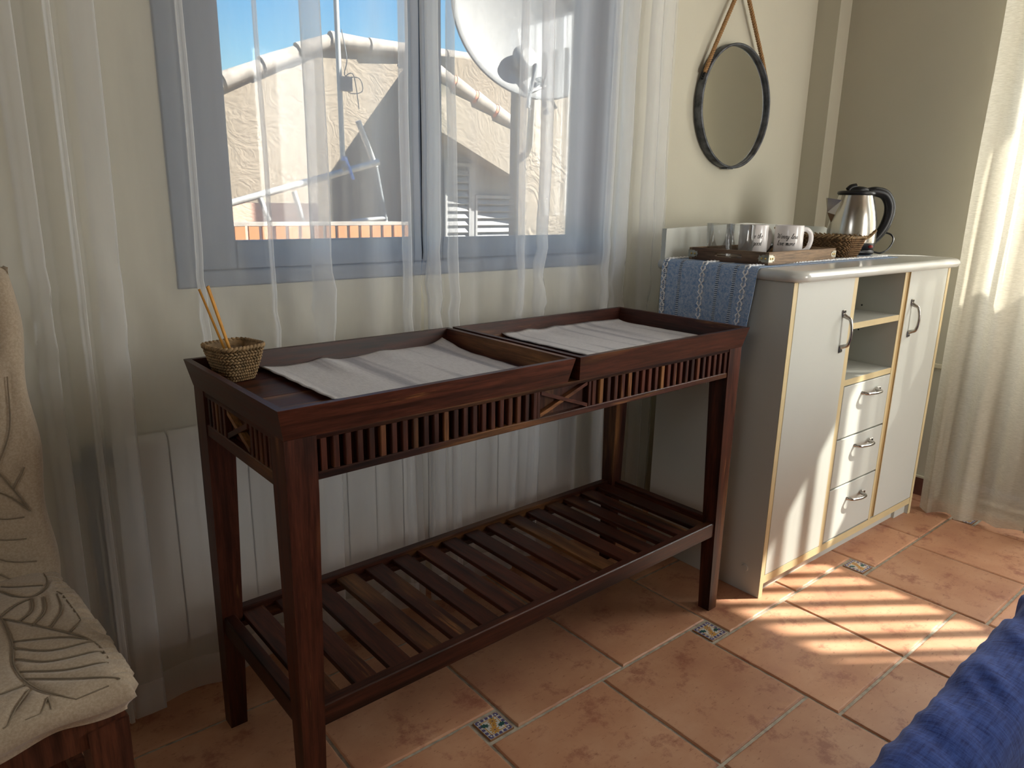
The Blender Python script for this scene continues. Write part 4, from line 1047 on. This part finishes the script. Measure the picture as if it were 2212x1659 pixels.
mb = MB(); mb.tube(bez([(.070, -.020, .010), (.095, -.030, .0065), (.125, -.020, .020), (.150, .0, .048), (.150, .020, .066), (.128, .030, .072), (.105, .040, .066)], 8), .0030, M_['black'], 8); mb.build('cord', kt)

# ------------------------------------------------------------------ round mirror
mr_ = root('round_mirror', 'round mirror in an aged zinc hoop hanging from a hemp rope', 'mirror', (1.872, YW, 1.413))
def ringprof(mb, prof, mat, n=96):
    vs = []; 
    for k in range(n):
        t = 2 * pi * k / n
        for r, y in prof: vs.append((r * cos(t), y, r * sin(t)))
    m = len(prof); fs = [(k * m + j, k * m + (j + 1) % m, ((k + 1) % n) * m + (j + 1) % m, ((k + 1) % n) * m + j) for k in range(n) for j in range(m)]
    return mb.add(vs, fs, mat, True)
mb = MB(); ringprof(mb, [(.2035, -.004), (.2060, -.006), (.2060, -.032), (.2035, -.034), (.1985, -.034), (.1975, -.030), (.1975, -.004)], M_['zinc'])
for t in (radians(25), radians(155)):
    for k in range(4): mb.blob(((.2075) * cos(t + (k - 1.5) * .045), -.019, .2075 * sin(t + (k - 1.5) * .045)), (.004, .006, .005), M_['black'])
mb.box((-.03, -.034, -.208), (.005, -.006, -.2055), M_['zinc']); mb.build('hoop_frame', mr_)
mb = MB(); n = 96; mb.add([(.1975 * cos(2 * pi * k / n), -.020, .1975 * sin(2 * pi * k / n)) for k in range(n)], [list(range(n))], M_['mirror'])
mb.add([(.1975 * cos(2 * pi * k / n), -.010, .1975 * sin(2 * pi * k / n)) for k in range(n)], [list(range(n))], M_['zinc']); mb.build('mirror_glass', mr_)
def rope(mb, path, r, mat, turns=95):
    L = [0]; 
    for a, b in zip(path, path[1:]): L.append(L[-1] + (Vector(b) - Vector(a)).length)
    N = int(L[-1] * 420)
    for q in range(3):
        pts = []
        for k in range(N + 1):
            s = L[-1] * k / N; i = max(0, min(len(path) - 2, next((m for m in range(len(L) - 1) if L[m + 1] >= s), len(path) - 2)))
            t = (s - L[i]) / max(1e-9, L[i + 1] - L[i]); c = Vector(path[i]).lerp(Vector(path[i + 1]), t); d = (Vector(path[i + 1]) - Vector(path[i])).normalized()
            u = d.cross(Vector((0, 1, 0))).normalized(); v = d.cross(u); a = s * turns * 2.6 + q * 2 * pi / 3
            pts.append(c + (u * cos(a) + v * sin(a)) * r * .62)
        mb.tube(pts, r * .50, mat, 6)
apex = (-.018, -.026, .405)
mb = MB(); rope(mb, [(-.1905, -.026, .094), (-.150, -.026, .172), apex], .0068, M_['rope']); rope(mb, [apex, (.135, -.026, .172), (.1905, -.020, .094)], .0068, M_['rope']); mb.build('rope', mr_)
MB().tube([(-.018, 0, .400), (-.018, -.034, .400)], [.006, .006], M_['chrome'], 12).build('peg', mr_)

# ------------------------------------------------------------------ chair with quilted leaf cover
CR = radians(6)
chn = root('dining_chair', 'dining chair with beige leaf-quilted velvet cover at the left edge', 'chair', (-.525, -.915, 0), CR)
SW, SD = .450, .440
polys = []
def leaf_lines(cx, cy, ang, L, W):
    d = Vector((cos(ang), sin(ang))); nn = Vector((-sin(ang), cos(ang))); c = Vector((cx, cy))
    mid = [c + d * (L * (k / 12 - .5)) for k in range(13)]; out = [mid]
    for e in (-1, 1):
        for k in range(5):
            a = -.42 + k * .19; st = c + d * (L * a)
            out.append([st + d * (W * 1.15 * (t / 6) ** 1.6) + nn * e * (W * .55 * (t / 6) * (1 - .25 * abs(a))) for t in range(7)])
    return out
VEINS = [[(0.126, 0.042), (0.163, -0.016), (0.207, -0.093), (0.223, -0.151)] ,[(0.128, 0.036), (0.125, -0.04), (0.115, -0.103), (0.124, -0.163), (0.15, -0.202), (0.2, -0.236)] ,[(0.127, -0.038), (0.178, -0.065), (0.207, -0.093)] ,[(0.123, -0.055), (0.161, -0.092), (0.224, -0.101)] ,[(0.12, -0.085), (0.155, -0.118), (0.225, -0.132)] ,[(0.118, -0.117), (0.163, -0.149), (0.214, -0.163)] ,[(0.117, -0.135), (0.171, -0.179), (0.215, -0.207)] ,[(0.145, 0.015), (0.165, 0.039), (0.174, 0.081)] ,[(0.156, -0.009), (0.179, 0.026), (0.189, 0.077)] ,[(0.173, -0.03), (0.199, 0.016), (0.208, 0.081)] ,[(0.19, -0.06), (0.213, -0.026), (0.226, 0.043)] ,[(0.144, 0.137), (0.158, 0.102), (0.179, 0.087), (0.201, 0.11), (0.21, 0.159), (0.202, 0.191), (0.159, 0.219)] ,[(0.209, 0.086), (0.226, 0.059), (0.233, 0.004)] ,[(0.132, -0.192), (0.13, -0.242)] ,[(0.118, -0.164), (0.078, -0.217)] ,[(0.132, -0.192), (0.101, -0.239)] ,[(0.09, -0.151), (0.118, -0.15)] ,[(0.156, 0.199), (0.199, 0.176)] ,[(0.148, 0.155), (0.165, 0.138), (0.2, 0.116)] ,[(0.127, 0.046), (0.152, 0.072), (0.174, 0.081)] ,]
def vclip(q): return Vector((max(-.214, min(.214, q[0])), max(-.208, min(.208, q[1]))))
for pl in VEINS:
    q = [vclip(p) for p in (bez([(x, y, 0) for x, y in pl], 5))]
    polys.append(q); polys.append([-p for p in q]); polys.append([Vector((p.x * .8 - .16, p.y * .9 + .05)) for p in q if p.x * .8 - .16 > -.21])
polys = [p for p in polys if len(p) > 1]
SEG = []
for pl in polys:
    for a, b in zip(pl, pl[1:]): SEG.append((a.x, a.y, b.x - a.x, b.y - a.y))
def groove(x, y):
    best = 1.0
    for ax, ay, dx, dy in SEG:
        t = ((x - ax) * dx + (y - ay) * dy) / (dx * dx + dy * dy); t = 0 if t < 0 else 1 if t > 1 else t
        d = abs(x - ax - t * dx) + abs(y - ay - t * dy) if False else math.hypot(x - ax - t * dx, y - ay - t * dy)
        if d < best: best = d
    return -.0040 * math.exp(-(best / .0045) ** 2)
mb = MB(); NU, NV = 120, 110; ZS = .465
def SP(i, j):
    u, v = i / NU * 2 - 1, j / NV * 2 - 1
    # superellipse-shaped plan: map the grid to a rounded box that bulges to the sides
    X = u * SW / 2; Y = v * SD / 2
    edge = max(abs(u), abs(v)); e = max(0, (edge - .84) / .16)
    z = ZS + .012 * (1 - u * u) * (1 - v * v) - .032 * (1 - sqrt(max(0, 1 - e * e))) ** 1.0
    X *= 1 + .035 * (1 - v * v) ; 
    if e < 1: z += groove(X, Y) * (1 - e)
    ruff = max(0, (abs(u) - .90) / .10) * (1 if abs(v) < .93 else 0)
    z += .007 * ruff * sin(j * 2.2 + 2 * sin(j * .4)) ; X += (.008 * ruff * sin(j * 1.3 + 1)) * (1 if u > 0 else -1)
    if v < -.95: z -= .004 * sin(u * 9)
    return (X, Y, z)
mb.grid(SP, NU, NV, M_['velvet'])
per = [SP(i, 0) for i in range(NU)] + [SP(NU, j) for j in range(NV)] + [SP(i, NV) for i in range(NU, 0, -1)] + [SP(0, j) for j in range(NV, 0, -1)]
n = len(per)
def SK(i, j):
    x, y, z = per[i % n]; t = j / 6; r = 1 - .06 * sin(t * pi * .5)
    w_ = .004 * sin(i * .9) * t if abs(x) > SW / 2 * .98 else .003 * sin(i * .22) * t
    return (x * r + w_, y * r + w_ * .3, z + (-.018 - (.004 * sin(i * .17))) * t)
mb.grid(SK, n, 6, M_['velvet']); mb.build('seat_cover', chn, weld=True)
def seat_z(X, Y):
    v = Y / (SD / 2); u = X / (SW / 2) / (1 + .035 * (1 - v * v)); e = max(0, (max(abs(u), abs(v)) - .84) / .16)
    if e >= .9: return None
    return ZS + .012 * (1 - u * u) * (1 - v * v) - .032 * (1 - sqrt(1 - e * e)) - .0016
mb = MB()
for pl in polys:
    run = []
    for a, b in zip(pl, pl[1:]):
        for k in range(3):
            q = a.lerp(b, k / 3); z = seat_z(q.x, q.y)
            if z is None:
                if len(run) > 2: mb.tube(run, .0011, M_['seam'], 5)
                run = []
            else: run.append((q.x, q.y, z))
    if len(run) > 2: mb.tube(run, .0011, M_['seam'], 5)
mb.build('quilting_shade_lines', chn)  # dark tubes stand in for shade in the grooves
MB().box((-.212, -.205, .375), (.212, .205, .428), M_['chairwood']).build('seat_frame', chn)
def cleg(x, y, back):
    s = .025; b = .019; dy = .03 if back else 0
    return MB().hexa([(x - b, y - b + dy, 0), (x + b, y - b + dy, 0), (x + b, y + b + dy, 0), (x - b, y + b + dy, 0)], [(x - s, y - s, .40), (x + s, y - s, .40), (x + s, y + s, .40), (x - s, y + s, .40)], M_['chairwood'])
for x in (-.190, .190):
    for y in (-.184, .184): cleg(x, y, y > 0).build('leg', chn)
for x in (-.183, .183): MB().box((x - .009, -.165, .20), (x + .009, .19, .225), M_['chairwood']).build('side_stretcher', chn)
mb = MB(); NB, NZ = 70, 80
def BP(i, j, f):
    u = i / NB * 2 - 1; v = j / NZ; x = u * (.238 + .004 * v); e = max(0, (abs(u) - .9) / .1); ez = max(0, (v - .94) / .06)
    y = .205 + .035 * v + (-.036 + .030 * (1 - sqrt(max(0, 1 - e * e))) + .030 * (1 - sqrt(max(0, 1 - ez * ez)))) * f
    g = groove(x, (v - .5) * .42) if f == 1 else 0
    return (x + .004 * sin(v * 17) * e, y - g * .9, .42 + .545 * v)
mb.grid(lambda i, j: BP(i, j, 1), NB, NZ, M_['velvet']); mb.grid(lambda i, j: BP(i, j, -.4), NB, NZ, M_['velvet'])
mb.grid(lambda i, j: BP(i, NZ, 1 - 1.4 * j), NB, 1, M_['velvet'])
for i_ in (0, NB): mb.grid(lambda i, j, i_=i_: BP(i_, i, 1 - 1.4 * j), NZ, 1, M_['velvet'])
mb.build('back_cover', chn, weld=True)
mb = MB()
for pl in polys:
    run = []
    for q in pl:
        v = q.y / .42 + .5
        if abs(q.x) < .21 and .03 < v < .94: run.append((q.x, .205 + .035 * v - .0362, .42 + .545 * v))
        else:
            if len(run) > 2: mb.tube(run, .0011, M_['seam'], 5)
            run = []
    if len(run) > 2: mb.tube(run, .0011, M_['seam'], 5)
mb.build('quilting_shade_lines', chn)

# ------------------------------------------------------------------ sofa under a blue throw
sf = root('sofa', 'sofa covered by a crumpled blue throw in the lower right corner', 'sofa', (.9, -2.118, 0), radians(1.2))
mb = MB(); mb.box((-.82, -.48, .05), (.78, .265, .40), M_['blue'], ch=.03); mb.box((-.80, .20, .38), (.76, .258, .585), M_['blue'], ch=.02); mb.build('sofa_body', sf)
for x in (-.74, .70):
    for y in (-.42, .20): MB().tube([(x, y, 0), (x, y, .06)], .022, M_['chairwood'], 12).build('leg', sf)
pr_ = [(.274, .06), (.285, .30), (.286, .50), (.283, .575), (.270, .602), (.250, .612), (.225, .610), (.205, .595), (.196, .56), (.19, .50), (.180, .455), (.15, .430), (.05, .425), (-.2, .428), (-.45, .42), (-.492, .36), (-.50, .18)]
pr_ = [tuple(p) for p in bez([(y, z, 0) for y, z in pr_], 5)]
mb = MB(); n2 = len(pr_) - 1; nx = 220
def TP(i, j):
    x = -.83 + 1.62 * i / nx; y, z, _ = pr_[j]; s = j / n2
    f = .35 + .65 * math.exp(-((z - .58) / .10) ** 2)
    h = (.011 * mnoise.noise(Vector((x * 17 + s * 6, s * 5, 4))) + .006 * mnoise.noise(Vector((x * 42 + s * 14, s * 9, 9))) + .004 * mnoise.noise(Vector((x * 6, s * 7, 2)))) * f
    return (x + .01 * sin(s * 12), y + (.4 * h if y > .2 else 0) + .001, z + .012 + h * .55)
mb.grid(TP, nx, n2, M_['blue']); mb.build('blue_throw', sf)
